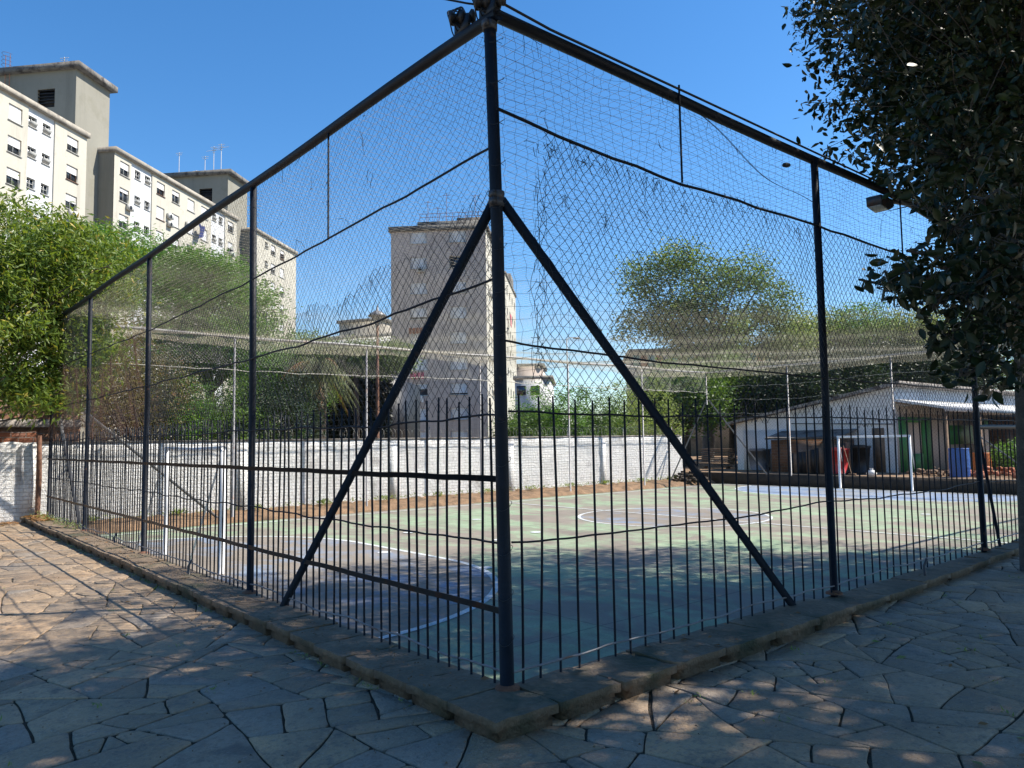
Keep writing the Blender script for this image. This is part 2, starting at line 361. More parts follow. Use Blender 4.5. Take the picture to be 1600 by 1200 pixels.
# dirt strip by the back wall
mb = MB(); nx = 160
xs = np.linspace(.1, XF+.2, nx); V = []; 
for x in xs:
    j = RNG.normal(0, .05); V += [(x, YB-.35+j, CZ+.006), (x, YB-.12+j, CZ+.13+RNG.normal(0, .015)), (x, YB+.3, CZ+.15+RNG.normal(0, .02)), (x, YB+1.05, CZ+.24+RNG.normal(0, .02))]
F = [(i*4+k, (i+1)*4+k, (i+1)*4+k+1, i*4+k+1) for i in range(nx-1) for k in range(3)]
struct(build('dirt_strip', mb.add(V, F), M['dirt'], smooth=True))
# paving: crazy flagstones, one slab each cell of a power diagram
def clip(poly, nx, ny, d):
    out = []; n = len(poly)
    for i in range(n):
        p, q = poly[i], poly[(i+1) % n]; sp = p[0]*nx+p[1]*ny-d; sq = q[0]*nx+q[1]*ny-d
        if sp <= 0: out.append(p)
        if (sp < 0 < sq) or (sq < 0 < sp):
            t = sp/(sp-sq); out.append((p[0]+t*(q[0]-p[0]), p[1]+t*(q[1]-p[1])))
    return out
def flagstones():
    def area(p):
        p = np.array(p); x, y = p[:, 0], p[:, 1]; return .5*abs(np.dot(x, np.roll(y, 1))-np.dot(y, np.roll(x, 1)))
    todo = [[(-14, -7), (-1.6, -7), (-.12, -.12), (-.12, 4), (-14, 3.2)], [(-14, 3.2), (-.12, 4), (-.12, 17.6), (-14, 17.6)], [(-1.6, -7), (7, -7), (6.2, -.12), (-.12, -.12)], [(7, -7), (26, -7), (26, -.12), (6.2, -.12)]]
    done = []
    while todo:
        p = todo.pop(); A = area(p); q = np.array(p); c = q.mean(0)
        if c[1] < -5.5 and c[0] > 0 or c[0] < -11: lim = 1.2
        else: lim = RNG.choice([.05, .11, .19, .29, .42], p=[.12, .26, .32, .22, .08])
        if A < lim or A < .03: done.append(p); continue
        d = q-c; C_ = d.T@d; wv, ev = np.linalg.eigh(C_); ax = ev[:, 1]; el = math.sqrt(max(1e-6, wv[0]/wv[1]))
        a0 = math.atan2(ax[1], ax[0])+RNG.normal(0, .2 if el < .6 else .45)
        n = np.array([math.cos(a0), math.sin(a0)]); pr = d@n; off = c@n+RNG.uniform(-.16, .16)*(pr.max()-pr.min())
        u = clip(p, n[0], n[1], off); v = clip(p, -n[0], -n[1], -off)
        if len(u) < 3 or len(v) < 3: done.append(p); continue
        todo += [u, v]
    warp = lambda x, y: np.stack([x+.03*np.sin(y*1.9+x*.7)+.006*np.sin(y*9.3-x*5.1), y+.03*np.sin(x*2.2-y*.6)+.006*np.sin(x*8.9+y*6.7)], -1)
    mb = MB()
    for poly in done:
        q = []
        m_ = len(poly); pg = np.array(poly); sg = np.sign(np.sum(pg[:, 0]*np.roll(pg[:, 1], -1)-np.roll(pg[:, 0], -1)*pg[:, 1])) or 1
        g = RNG.uniform(.0035, .007)
        for k in range(m_):                    # inset by half the joint
            a = pg[k]; b = pg[(k+1) % m_]; L = np.linalg.norm(b-a)
            if L < .012: continue
            nrm = np.array([b[1]-a[1], a[0]-b[0]])/L*sg; poly = clip(poly, nrm[0], nrm[1], a@nrm-g)
            if len(poly) < 3: break
        if len(poly) < 3: continue
        for k in range(len(poly)):
            a = np.array(poly[k]); b = np.array(poly[(k+1) % len(poly)]); L = np.linalg.norm(b-a)
            if L < .02: continue
            m = max(1, int(L/.09)); nrm = np.array([b[1]-a[1], a[0]-b[0]])/L*sg
            cr = RNG.normal(0, .003)
            ch = min(RNG.uniform(.012, .035)/L, .3)
            for s_ in range(m+1):
                t_ = ch+(1-2*ch)*s_/m; q.append(a+(b-a)*t_+nrm*(cr*4*t_*(1-t_)-abs(RNG.normal(0, .0025))))
        if len(q) < 4: continue
        q = np.array(q); q = warp(q[:, 0], q[:, 1]); n = len(q); c = q.mean(0); z = PZ+RNG.normal(0, .0022); tx, ty = RNG.normal(0, .003, 2)
        z = max(z, PZ-.004)
        zz = lambda r, dz: np.column_stack([r, z+dz+(r-c)@np.array([tx, ty])])
        inn = c+(q-c)*(1-.006/np.maximum(.06, np.linalg.norm(q-c, axis=1)))[:, None]
        vs = np.vstack([zz(q, -.03), zz(q, -.003), zz(inn, 0), zz(c[None], 0)])
        k = np.arange(n); k2 = (k+1) % n
        mb.add(vs, np.vstack([np.stack([k, k2, k2+n, k+n], -1), np.stack([k+n, k2+n, k2+2*n, k+2*n], -1)]))
        mb.f.append(np.stack([k+2*n, k2+2*n, np.full(n, 3*n)], -1)+mb.n-len(vs))
    return mb
slab('bounce_paving', -60, -60, 60, -7, -.5, PZ-.006, M['flag']); slab('bounce_paving', -60, -7, -14, 17.5, -.5, PZ-.006, M['flag'])  # unseen outer paving, added so warm sunlit stone bounces light into the shade
struct(build('pavement', flagstones(), M['flag']))
# kerb stones
def kerbstones():
    mb = MB()
    def stone(x0, y0, x1, y1, z1, out):
        # rough block with worn edges, out = axis (0/1) of the outer face
        nx = max(2, int(abs(x1-x0)/.1)); ny = max(2, int(abs(y1-y0)/.1)); g = .009
        xs = np.linspace(x0+g, x1-g, nx+1); ys = np.linspace(y0+g, y1-g, ny+1)
        X, Y = np.meshgrid(xs, ys); Z = z1+RNG.normal(0, .003, X.shape)
        edge = np.zeros_like(X); edge[0] = edge[-1] = 1; edge[:, 0] = 1; edge[:, -1] = 1
        Z = Z-edge*RNG.uniform(.001, .006, X.shape); X = X+RNG.normal(0, .003, X.shape)*edge; Y = Y+RNG.normal(0, .003, X.shape)*edge
        i, j = np.meshgrid(np.arange(ny), np.arange(nx), indexing='ij'); a = i*(nx+1)+j
        mb.add(np.stack([X, Y, Z], -1).reshape(-1, 3), np.stack([a, a+1, a+nx+2, a+nx+1], -1).reshape(-1, 4))
        rim = [(0, c) for c in range(nx+1)]+[(r, nx) for r in range(1, ny+1)]+[(ny, c) for c in range(nx-1, -1, -1)]+[(r, 0) for r in range(ny-1, 0, -1)]
        top = np.array([(X[r, c], Y[r, c], Z[r, c]) for r, c in rim]); n = len(top); cc = top[:, :2].mean(0); midv = top.copy(); midv[:, 2] -= .055; inn = midv.copy(); inn[:, :2] -= np.clip(inn[:, :2]-cc, -1, 1)*.12; bot = inn.copy(); bot[:, 2] = -.5
        k = np.arange(n); k2 = (k+1) % n
        mb.add(np.vstack([top, midv, inn, bot]), np.vstack([np.stack([k+i_*n, k2+i_*n, k2+(i_+1)*n, k+(i_+1)*n], -1) for i_ in range(3)]))
    y = .05
    while y < 17.3:
        L = random.uniform(.42, .62); stone(-.44+random.uniform(-.012, .012), y, .06, min(y+L, 17.35), random.uniform(-.008, .006), 0); y += L
    stone(-.45, -.44, .06, .05, .0, 0)
    x = .06
    while x < 3.9:
        L = random.uniform(.5, .8); stone(x, -.44+random.uniform(-.01, .01), x+L, .06, random.uniform(-.01, .006), 1); x += L
    while x < XF+.6:
        L = random.uniform(.7, 1.1); wd = -.36+min(.14, (x-3.9)*.03)+random.uniform(-.03, .02); stone(x, wd, x+L, .06, random.uniform(-.04, -.01), 1); x += L
    return mb
struct(build('kerb', kerbstones(), M['kerb']))
# far end: low retaining kerb, its shade painted in dark soil colour; raised ground
struct(build('far_retaining_kerb', MB().bx((XF+.0, .1, -.5), (XF+.35, YB+1, .03)), M['soil_kerb_shade']))
sheet('far_yard', XF+.3, -12, 90, 60, -.02, M['dirt'], 30, 30, .02)
sheet('back_yard', -40, 18.0, XF+.2, 90, -.03, M['dirt'])
def litter(name, n, boxes, mat, size=.05, label=None, cat=None):
    mb = MB()
    for _ in range(n):
        x0, y0, x1, y1, z = random.choice(boxes); c = np.array([random.uniform(x0, x1), random.uniform(y0, y1), z+.012])
        a = random.uniform(0, 2*pi); s_ = size*random.uniform(.5, 1.2); u = np.array([math.cos(a), math.sin(a), random.uniform(-.2, .3)]); v = np.array([-u[1], u[0], random.uniform(-.2, .3)])
        mb.add([c-u*s_, c+v*s_*.5+[0, 0, .008], c+u*s_, c-v*s_*.5], [(0, 1, 2, 3)])
    o = build(name, mb, mat); o['kind'] = 'stuff'; return o
litter('leaf_litter', 900, [(-6, 16.9, -.5, 17.5, PZ), (-6, 16.5, -.5, 17.5, PZ), (-.4, 15.5, .05, 17.3, .0)], L_['dry'], .07)
litter('scattered_leaves', 130, [(-6, 0, -.6, 16, PZ), (0, -4, 12, -.5, PZ), (-.4, .1, 0, 16, 0), (.2, -.4, 9, 0, 0)], L_['dry'], .035)
litter('grit', 1400, [(-5, -3.5, -.5, 8, PZ), (-.5, -3.5, 9, -.5, PZ), (-.42, .1, -.1, 12, 0)], M['dirt'], .011)
litter('fallen_leaf', 14, [(1, -3.5, 9, -.6, PZ)], L_['pale'], .045)
# ------------------------------------------------------------------ fences
def noise2(u, v, s, k):
    return np.sin(u*s*1.7+k)*np.cos(v*s*2.3+k*1.9)+.6*np.sin(u*s*4.1+v*s*3.3+k*.7)+.35*np.sin(u*s*9.7-v*s*7.1+k*2.3)
def chain(plane, u0, u1, vb, vt, pitch, r, mat, name, parent, bulge=.03, k=0., jit=.006, hexy=0.):
    """diamond mesh between lower edge vb(u) and upper edge vt(u); plane: f(u,v,off)->xyz"""
    polys = []; m = 26; H = max(vt(u) for u in np.linspace(u0, u1, 9))-min(vb(u) for u in np.linspace(u0, u1, 9)); v0 = min(vb(u) for u in np.linspace(u0, u1, 9))
    for sgn in (1, -1):
        for c in np.arange(u0-H, u1+H, pitch):
            t = np.linspace(0, 1, int(H/pitch*2)+1); u = c+sgn*t*H*.92+(0 if sgn > 0 else 0); v = v0+t*H
            ok = (u >= u0) & (u <= u1) & (v <= np.array([vt(x) for x in u])) & (v >= np.array([vb(x) for x in u]))
            if ok.sum() < 2: continue
            i0 = np.argmax(ok); i1 = len(ok)-1-np.argmax(ok[::-1])
            u = u[i0:i1+1]; v = v[i0:i1+1]; zz = np.linspace(0, 1, m)
            tt = np.linspace(0, 1, len(u)); u = np.interp(zz, tt, u); v = np.interp(zz, tt, v)
            # field distortion (same field for both directions so cells stay joined)
            du = .03*noise2(u, v, .9, k)+jit*np.sin(u*31+v*17)*1.; dv = .014*noise2(v, u, 1.1, k+2)+jit*np.sin(u*23-v*29)
            off = bulge*noise2(u, v, .7, k+5)+sgn*.002
            polys.append(plane(u+du, v+dv, off))
    mb = MB(); mb.net(np.array(polys), r, 3)
    return build(name, mb, mat, parent)
def square(plane, u0, u1, v0f, v1f, pu, pv, r, mat, name, parent, bulge=.05, k=0., m=60, jit=.012):
    polys = []
    for u in np.arange(u0, u1, pu):
        z = np.linspace(0, 1, m); a = v0f(u); b = v1f(u); v = a+(b-a)*z; uu = np.full(m, u)
        polys.append(plane(uu+.05*noise2(uu, v, .8, k)+jit*np.sin(v*40+u*9), v, bulge*noise2(uu, v, .6, k+3)))
    lo = min(v0f(u) for u in np.linspace(u0, u1, 11)); hi = max(v1f(u) for u in np.linspace(u0, u1, 11))
    A = MB(); A.net(np.array(polys), r, 3); polys = []
    for t in np.arange(0, 1.0001, pv/(hi-lo)):
        n = max(m, int((u1-u0)*6)); uu = np.linspace(u0, u1, n); a = np.array([v0f(x) for x in uu]); b = np.array([v1f(x) for x in uu]); v = a+(b-a)*t
        polys.append(plane(uu, v+.03*noise2(uu, v, 1.1, k+1)+jit*np.sin(uu*37+v*8), bulge*noise2(uu, v, .6, k+3)))
    A.net(np.array(polys), r, 3)
    return build(name, A, mat, parent)
PL = lambda u, v, o: np.stack([np.zeros_like(u)+o, u, v], -1)          # left fence plane X=0
PR = lambda u, v, o: np.stack([u, np.zeros_like(u)+o, v], -1)          # right fence plane Y=0
PB = lambda u, v, o: np.stack([u, np.zeros_like(u)+YB+o, v], -1)
PF = lambda u, v, o: np.stack([np.zeros_like(u)+XF+o, u, v], -1)
pipe = lambda a, b, r, n=2, s=12: MB().tube(np.linspace(a, b, n), r, s)
fl = thing('court_fence', (0, 8.3, 0), 'dark bar and netting fence running left from the corner, with two flat rails', 'fence')
fr = thing('court_fence', (8, 0, 0), 'dark bar and netting fence running right from the thick corner post', 'fence')
fb = thing('court_fence', (13, YB, -.4), 'grey wire net fence standing in front of the long white brick wall', 'fence')
ff = thing('court_fence', (XF, 8, 0), 'far end fence of thin grey posts and netting before the white shed', 'fence')
def wob_rail(plane, u0, u1, z, r, amp, k, flat=0., sag=0, step=.13, off=0.):
    n = int((u1-u0)/step)+2; u = np.linspace(u0, u1, n)
    zz = z+amp*noise2(u, u*0+k, 1.6, k)+amp*.6*np.sin(u*7+k)-sag*np.abs(np.sin((u-u0)/4.2*pi))
    o = off+.012*noise2(u, u*0+k, 1.1, k+4)
    return plane(u, zz, o)
# posts, beams
for y, topd in ((4.36, .02), (8.53, .0), (12.62, .0), (16.45, .0)):
    build('post', MB().tube(np.array([(0, y, -.05), (.01, y+.01, 2.3), (0, y+topd, ZT)]), .038, 14), M['steel'], fl, smooth=True)
build('post', MB().tube(np.array([(.0, .0, -.05), (-.008, .01, 1.2), (-.012, .02, 3), (-.03, .05, ZT-.02)]), [.048, .045, .043, .043], 18), M['steel'], fr, smooth=True)
for x in (4.36, 8.62, 12.8, 17.1, 21.4, XF):
    build('post', MB().tube(np.array([(x, 0, -.05), (x+.01, 0, 2.3), (x, 0, ZT)]), .038, 14), M['steel'], fr, smooth=True)
build('top_beam', MB().tube(np.array([(-.01, y, ZT+.012*math.sin(y*1.3)) for y in np.linspace(-.02, YB, 24)]), .045, 12), M['steel'], fl, smooth=True)
build('top_beam', MB().tube(np.array([(x, 0.02, ZT+.012*math.sin(x*1.1+1)) for x in np.linspace(-.02, XF, 30)]), .045, 12), M['steel'], fr, smooth=True)
build('brace', pipe((0, 3.5, -.02), (-.01, .03, 3.26), .036), M['steel'], fl, smooth=True)
build('brace', pipe((3.56, 0, -.02), (.01, .0, 3.24), .036), M['steel'], fr, smooth=True)
build('brace', pipe((.05, 13.2, -.03), (.02, 16.3, 2.95), .036), M['galv'], fl, smooth=True)
build('brace', pipe((9.25, 0, -.02), (8.64, 0, 1.7), .022), M['steel'], fr, smooth=True)
build('gate_head_bar', pipe((8.65, 0, 1.69), (12.8, 0, 1.69), .035), M['steel'], fr)
for par, pt, ax in ((fl, (-.012, .02, 3.27), (0, 0, 1)), (fr, (-.012, .02, 3.22), (0, 0, 1)), (fr, (-.03, .05, ZT-.07), (0, 0, 1))):
    build('collar', MB().lathe(pt, [(.044, -.03), (.052, -.028), (.053, .028), (.044, .03)], 18, ax).box((pt[0]-.055, pt[1]-.02, pt[2]), (.03, .05, .045)), M['steel_light'], par)
for y in (0., 4.36, 8.53, 12.62): build('footing', MB().lathe((0, y, -.012), [(.085, 0), (.08, .02), (.055, .028), (.04, .04)], 14), M['rust'], fl)
for x in (4.36, 8.62): build('footing', MB().lathe((x, 0, -.012), [(.085, 0), (.08, .02), (.055, .028), (.04, .04)], 14), M['rust'], fr)
# tie rods, cables
build('tie_rod', pipe((-.03, 2.48, 3.5), (-.03, 2.48, ZT), .009), M['steel'], fl)
build('tie_rod', pipe((2.0, -.03, 3.78), (2.0, -.03, ZT+.09), .009), M['steel'], fr)
build('tie_rod', pipe((6.4, -.03, 3.82), (6.4, -.03, ZT), .009), M['steel'], fr)
def cable(plane, pts, r, mat, par, fz=.012, k=0):
    pts = np.array(pts); u = np.linspace(pts[0, 0], pts[-1, 0], 90); v = np.interp(u, pts[:, 0], pts[:, 1])
    v = v+fz*np.sin(u*5+k)*.5+fz*noise2(u, u*0, 2.2, k)*.6
    return build('cable', MB().tube(plane(u, v, np.full_like(u, -.02)), r, 6), mat, par)
cable(PL, [(.05, 3.62), (2.45, 3.51), (4.28, 3.44), (8.4, 3.36), (12.6, 3.4), (16.4, 3.4)], .009, M['steel'], fl, .008)
cable(PL, [(.05, 2.70), (2, 2.6), (4.26, 2.55), (8.4, 2.52), (16.4, 2.5)], .009, M['steel'], fl, .012, 2)
cable(PR, [(-.03, 3.86), (1., 3.79), (2.0, 3.77), (4.36, 3.81), (8.6, 3.8), (XF, 3.8)], .012, M['steel'], fr, .012, 1)
cable(PR, [(-.03, 2.27), (1.4, 2.22), (4.36, 2.2), (8.6, 2.2)], .008, M['steel'], fr, .006, 3)
# rails; light from above is painted on the bottom one with the galv colour
zr = [(1.77, .008), (.93, .0075), (.09, .008)]
for i, (z, r) in enumerate(zr):
    amp = (.008, .009, .011)[i]
    build('rail', MB().tube(wob_rail(PL, .03, YB-.1, z, r, amp, i*3.1, sag=(.03, .02, .0)[i], off=-.012), r, 6), M['steel' if i < 2 else 'galv'], fl)
    build('rail', MB().tube(wob_rail(PR, .03, XF-.1, z+(.02 if i == 0 else 0), r, amp*.7, i*2.3+1, sag=(.01, .04, .0)[i], off=-.012), r, 6), M['steel' if i < 2 else 'galv'], fr)
for z, k in ((1.345, 0), (.49, 3)):
    P = wob_rail(PL, .02, YB, z, 0, .0022, k, off=-.03); P[:, 0] = -.03+(P[:, 0]+.03)*.3; mb = MB()
    n = len(P); V = np.vstack([P+[0, 0, .021], P+[0, 0, -.021], P+[.006, 0, .021], P+[.006, 0, -.021]]); q = np.arange(n-1)
    mb.add(V, np.vstack([np.stack([q+a*n, q+1+a*n, q+1+b*n, q+b*n], -1) for a, b in ((0, 1), (2, 3), (0, 2), (1, 3))]))
    build('flat_rail', mb, M['steel_light' if k else 'steel'], fl)
# pickets: the nearest hundred of each fence are parts of their own
def pickets(plane, u0, u1, step, par, skip, seed):
    rr = random.Random(seed); u = u0; i = 0; rest = MB()
    while u < u1:
        if all(abs(u-s_) > .05 for s_ in skip):
            n = 12; z = np.linspace(-.02, 1.9+rr.uniform(-.02, .035), n); bend = rr.uniform(-.009, .009); lean = rr.uniform(-.016, .016); ph = rr.uniform(0, 6)
            k = 2.5 if rr.random() < .12 else 1
            uu = u+bend*k*np.sin(z*1.9+ph)+lean*(z/1.9)**2; oo = .004*np.sin(z*2.3+ph*1.7)+rr.uniform(-.01, .012)*(z/1.9)
            tgt = MB() if i < 99 else rest
            tgt.tube(plane(uu, z, oo), np.concatenate([np.full(n-1, .009), [.0065]]), 6 if i < 45 else 4)
            if i < 99: build('picket', tgt, M['steel'], par, smooth=True)
            i += 1
        u += step+rr.uniform(-.012, .012)
    if rest.n: o = build('pickets_rest', rest, M['steel'], par); o['kind'] = 'stuff'; o.name = 'picket_row'
PX = (4.36, 8.53, 12.62, 16.45)
pickets(PL, .13, YB-.05, .133, fl, PX, 3)
pickets(PR, .14, XF-.1, .181, fr, (4.36, 8.62, 12.8, 17.1, 21.4), 5)
# netting on the near fences
top = lambda u: ZT-.03
lb = lambda u: 1.72+.03*math.sin(u*2.1)
chain(PL, .05, 8.5, lb, lambda u: 3.15+.25*math.sin(u*.9+2.2)+.05*math.sin(u*5), .088, .0021, M['wire'], 'chain_link', fl, .03, 1.)
chain(PL, 8.55, YB-.1, lb, lambda u: 3.3+.15*math.sin(u*.9), .088, .0022, M['wire_rust'], 'chain_link', fl, .05, 2.)
def rtop(u):
    return 3.76-.25*math.exp(-u*3.0)+.0*u if u > .32 else 3.0
chain(PR, .34, 8.6, lb, lambda u: 3.865-.02*abs(math.sin(u*1.5))-.05*math.exp(-((u-2)/1.2)**2), .09, .0025, M['wire'], 'chain_link', fr, .035, 4.)
chain(PR, 8.65, XF, lb, lambda u: 3.74, .1, .0024, M['wire'], 'chain_link', fr, .05, 6.)
chain(PL, .03, YB-.1, lambda u: 2.0, top, .075, .0011, M['nylon'], 'bird_net', fl, .02, 8., .01)
square(PR, .04, XF-.2, lambda u: 2.1+.1*math.sin(u), top, .098, .085, .0012, M['nylon'], 'bird_net', fr, .05, 3.)
# torn, bunched ends hanging by the corner post and along the cable
mb = MB(); rr = random.Random(4)
def fray(mb, p, n, L, plane_u):
    for _ in range(n):
        q = np.array(p)+np.array([rr.uniform(-.02, .02), rr.uniform(-.02, .02), rr.uniform(-.02, .02)]); pts = [q]; d = np.array([rr.gauss(0, .4)*plane_u[0], rr.gauss(0, .4)*plane_u[1], rr.gauss(-.3, .6)])
        for k in range(5):
            d = d+np.array([rr.gauss(0, .35)*plane_u[0]+rr.gauss(0, .08), rr.gauss(0, .35)*plane_u[1]+rr.gauss(0, .08), rr.gauss(-.12, .35)]); pts.append(pts[-1]+d*L/5)
        mb.tube(np.array(pts), .0022, 4, False)
zt_ = np.linspace(3.55, 2.0, 40)
for s_ in range(3):
    mb.tube(np.stack([.36+.03*np.sin(zt_*11+s_*2)+.05*np.sin(zt_*2+s_)-(3.55-zt_)*.02, .01*np.sin(zt_*17+s_), zt_], -1), .0024, 4, False)
for _ in range(16): fray(mb, (.36+rr.uniform(-.05, .05), 0, rr.uniform(2.1, 3.6)), 2, .09, (1, .3))
for _ in range(60):
    u = abs(rr.gauss(0, 3.2))+.25
    if u < 8.5: fray(mb, (u, 0, 3.78-rr.random()*.09), 2, .07, (1, .3))
for _ in range(10): fray(mb, (rr.uniform(.5, 2.6), 0, rr.uniform(2.9, 3.6)), 5, .06, (1, .3))
for _ in range(26): fray(mb, (rr.uniform(.05, 8.4), 0, ZT-.04), 1, .09, (1, .3))
for _ in range(7): fray(mb, (rr.uniform(.1, 8.4), 0, rr.uniform(3.85, 4.5)), 2, .09, (1, .3))
build('torn_wire_ends', mb, M['wire'], fr)['kind'] = 'stuff'
mb = MB()
for _ in range(40): fray(mb, (0, rr.uniform(.05, 12), ZT-.04), 1, .08, (.3, 1))
for _ in range(24):
    u = rr.uniform(.9, 4.5); fray(mb, (0, u, 3.15+.25*math.sin(u*.9+2.2)), 1, .08, (.3, 1))
for _ in range(8): fray(mb, (0, rr.uniform(.1, 5), rr.uniform(3.6, 4.5)), 2, .09, (.3, 1))
build('torn_wire_ends', mb, M['wire'], fl)['kind'] = 'stuff'
mb = MB()
for u0, u1, zz in ((2.25, 4.3, 4.5),):
    t = np.linspace(0, 1, 40)
    for s_ in (0, .03): mb.tube(np.stack([u0+(u1-u0)*t+s_, 0*t, zz-.45*np.sin(t*pi/2)+.03*np.sin(t*9)], -1), .003, 4, False)
build('loose_net_edge', mb, M['nylon'], fr)
# wire wound round the posts
for (x, y) in ((0, 0),):
    for z in list(np.arange(.3, 4.4, .29)):
        mb = MB()
        t = np.linspace(0, 2*pi, 20); mb.tube(np.stack([x-.015*z/4.5+.05*np.cos(t), y+.05*np.sin(t), z+.03*np.sin(t*1.3)], -1), .002, 4, False)
        build('binding_wire', mb, M['wire'], fr)
# back fence
for x in (4.3, 8.35, 12.75, 17.0, 21.3, XF):
    build('post', pipe((x, YB, CZ+.02), (x, YB, ZT), .03), M['galv'], fb, smooth=True)
build('top_beam', MB().tube(np.array([(x, YB, ZT+.02*math.sin(x)) for x in np.linspace(0, XF, 30)]), .04, 8), M['galv'], fb, smooth=True)
build('brace', pipe((.2, YB, 2.9), (4.0, YB, CZ+.05), .035), M['galv'], fb, smooth=True)
build('brace', pipe((XF-.1, YB, 3.2), (XF-2.9, YB, CZ+.1), .03), M['galv'], fb, smooth=True)
b0 = lambda u: 3.65+.1*math.sin(u*.5)
square(PB, .1, XF, lambda u: .0, b0, .16, .16, .0016, M['nylon'], 'net', fb, .1, 2., 40)
chain(PB, .1, XF, b0, lambda u: ZT, .085, .0026, M['wire_light'], 'chain_link', fb, .12, 3.)
chain(PB, .1, XF, lambda u: ZT-.30+.07*math.sin(u*.8), lambda u: ZT+.06, .03, .0022, M['nylon_pale'], 'rolled_net', fb, .03, 7., .002)
chain(PF, .1, YB, lambda u: ZT-.34+.06*math.sin(u*.9), lambda u: ZT+.05, .03, .0026, M['nylon_pale'], 'rolled_net', ff, .03, 9., .002)
cable(PB, [(.1, 3.65), (6, 3.62), (12, 3.7), (18, 3.62), (XF, 3.65)], .012, M['wire_light'], fb, .02)
cable(PB, [(.1, 1.7), (12, 1.66), (XF, 1.7)], .006, M['wire'], fb, .02, 5)
# far end fence
for y in (12.6, 8.4, 4.2):
    build('post', pipe((XF, y, -.02), (XF, y, ZT), .03), M['galv'], ff, smooth=True)
build('top_beam', MB().tube(np.array([(XF, y, ZT+.02*math.sin(y)) for y in np.linspace(0, YB, 24)]), .04, 8), M['galv'], ff, smooth=True)
build('brace', pipe((XF, YB-.1, 3.3), (XF, YB-2.9, .0), .03), M['galv'], ff, smooth=True)
build('brace', pipe((XF, 5.7, 1.6), (XF, 3.9, .1), .025), M['galv'], ff, smooth=True)
chain(PF, .1, YB, lambda u: .1, lambda u: ZT-.3, .12, .0018, M['wire'], 'chain_link', ff, .1, 3.)
for z in (3.9, 3.3, 2.7): cable(PF, [(.1, z), (4.2, z-.12), (8.4, z), (12.6, z-.15), (YB, z)], .007, M['wire_light'], ff, .03, z)
# roof net over the court, drooping between its cables
def roofz(x, y):
    return ZT-.06-.30*np.sin(np.clip(x/XF, 0, 1)*pi)**.7*np.sin(np.clip(y/YB, 0, 1)*pi)**.7+.05*np.sin(x*1.1+.6)*np.sin(y*1.4)
mb = MB(); m = 50; P = []
for x in np.arange(.1, XF, .11):
    y = np.linspace(.03, YB-.03, m); xx = x+.03*np.sin(y*2.3+x); P.append(np.stack([xx, y, roofz(xx, y)], -1))
mb.net(np.array(P), .0015, 3); P = []; m = 80
for y in np.arange(.1, YB, .11):
    x = np.linspace(.03, XF-.03, m); yy = y+.03*np.sin(x*1.9+y); P.append(np.stack([x, yy, roofz(x, yy)], -1))
mb.net(np.array(P), .0015, 3)
tag(build('roof_net', mb, M['nylon_pale'], org=(0, 0, 0)), 'pale fine net stretched flat over the whole court between the fence tops', 'net')
# rusty post against the wall end and small stub pipes on the kerb
t = thing('rusty_post', (-.08, 17.35, 0), 'rust-eaten post at the wall where the left fence ends', 'post')
build('shaft', MB().tube(np.array([(-.08, 17.35, -.1), (-.06, 17.36, .9), (-.09, 17.35, 1.9)]), .05, 8), M['rust'], t)
mb = MB(); rr = random.Random(9)
for _ in range(26): fray(mb, (-.08, 17.3, rr.uniform(.1, 1.8)), 3, .14, (1, .5))
build('snagged_wire', mb, M['wire_rust'], t)
for i, (x, y, l) in enumerate(((-.02, 10.2, 'first bent pipe stub on the left kerb, farther one'), (-.1, 6.1, 'second bent pipe stub on the left kerb, nearer one'), (6.1, -.2, 'short pipe stub on the right kerb'))):
    tag(build('pipe_stub', MB().tube(np.array([(x, y, -.02), (x-.01, y, .09), (x+.03, y-.02, .17)]), .015, 8), M['steel_light'], org=(x, y, 0)), l, 'pipe stub')
# spool insulators and wires at the corner top
for i, (dx, dy, dz, lab) in enumerate(((.0, .38, .15, 'black spool insulator on the left beam just below the corner top'), (-.01, .07, .12, 'black insulator cluster clamped on top of the corner post'))):
    c = np.array([-.02+dx, dy, ZT+dz]); t = thing('insulator', c, lab, 'insulator')
    ax = (.75, -.66, .05); prof = [(.02, -.10), (.05, -.09), (.055, -.07), (.03, -.05), (.03, -.03), (.055, -.015), (.055, .015), (.03, .03), (.03, .05), (.055, .07), (.05, .09), (.02, .10)]
    build('spool', MB().lathe(c, prof, 16, ax), M['black'], t, smooth=True)
    build('clamp', MB().box(c+[0, 0, -.07], (.03, .16, .12)).tube([c+[0, 0, .02], c+[0, 0, -.14]], .016, 8), M['black'], t)
    if i: build('bracket', MB().box(c+[.06, -.05, .03], (.1, .03, .1), (1, -.6, 0)), M['black'], t)
    mb = MB()
    for k in range(5):
        th = np.linspace(0, 2*pi*1.3, 26); mb.tube(np.stack([c[0]+(.065+.01*k)*np.cos(th)*.8, c[1]+.03*np.sin(th*2+k)+.02*k, c[2]+(.065+.008*k)*np.sin(th)], -1), .005, 5, False)
    build('wire_coil', mb, M['black'], t)
def wire_thing(pts, r, lab, name='overhead_cable', mat='black', n=50):
    pts = np.array(pts, float); tt = np.linspace(0, 1, len(pts)); u = np.linspace(0, 1, n); P = np.stack([np.interp(u, tt, pts[:, k]) for k in range(3)], -1)
    return tag(build(name, MB().tube(P, r, 6), M[mat], org=pts[0]), lab, 'cable')
wire_thing([(-.03, .1, ZT+.17), (-.12, .14, ZT+.15), (-.30, .22, ZT+.16), tuple(CAM+ray(640, -30)*4.6)], .007, 'upper black cable leaving the corner top towards the left')
wire_thing([(-.02, .12, ZT+.12), (-.14, .16, ZT+.11), (-.32, .26, ZT+.13), tuple(CAM+ray(620, -30)*4.7)], .007, 'lower black cable leaving the corner top towards the left')
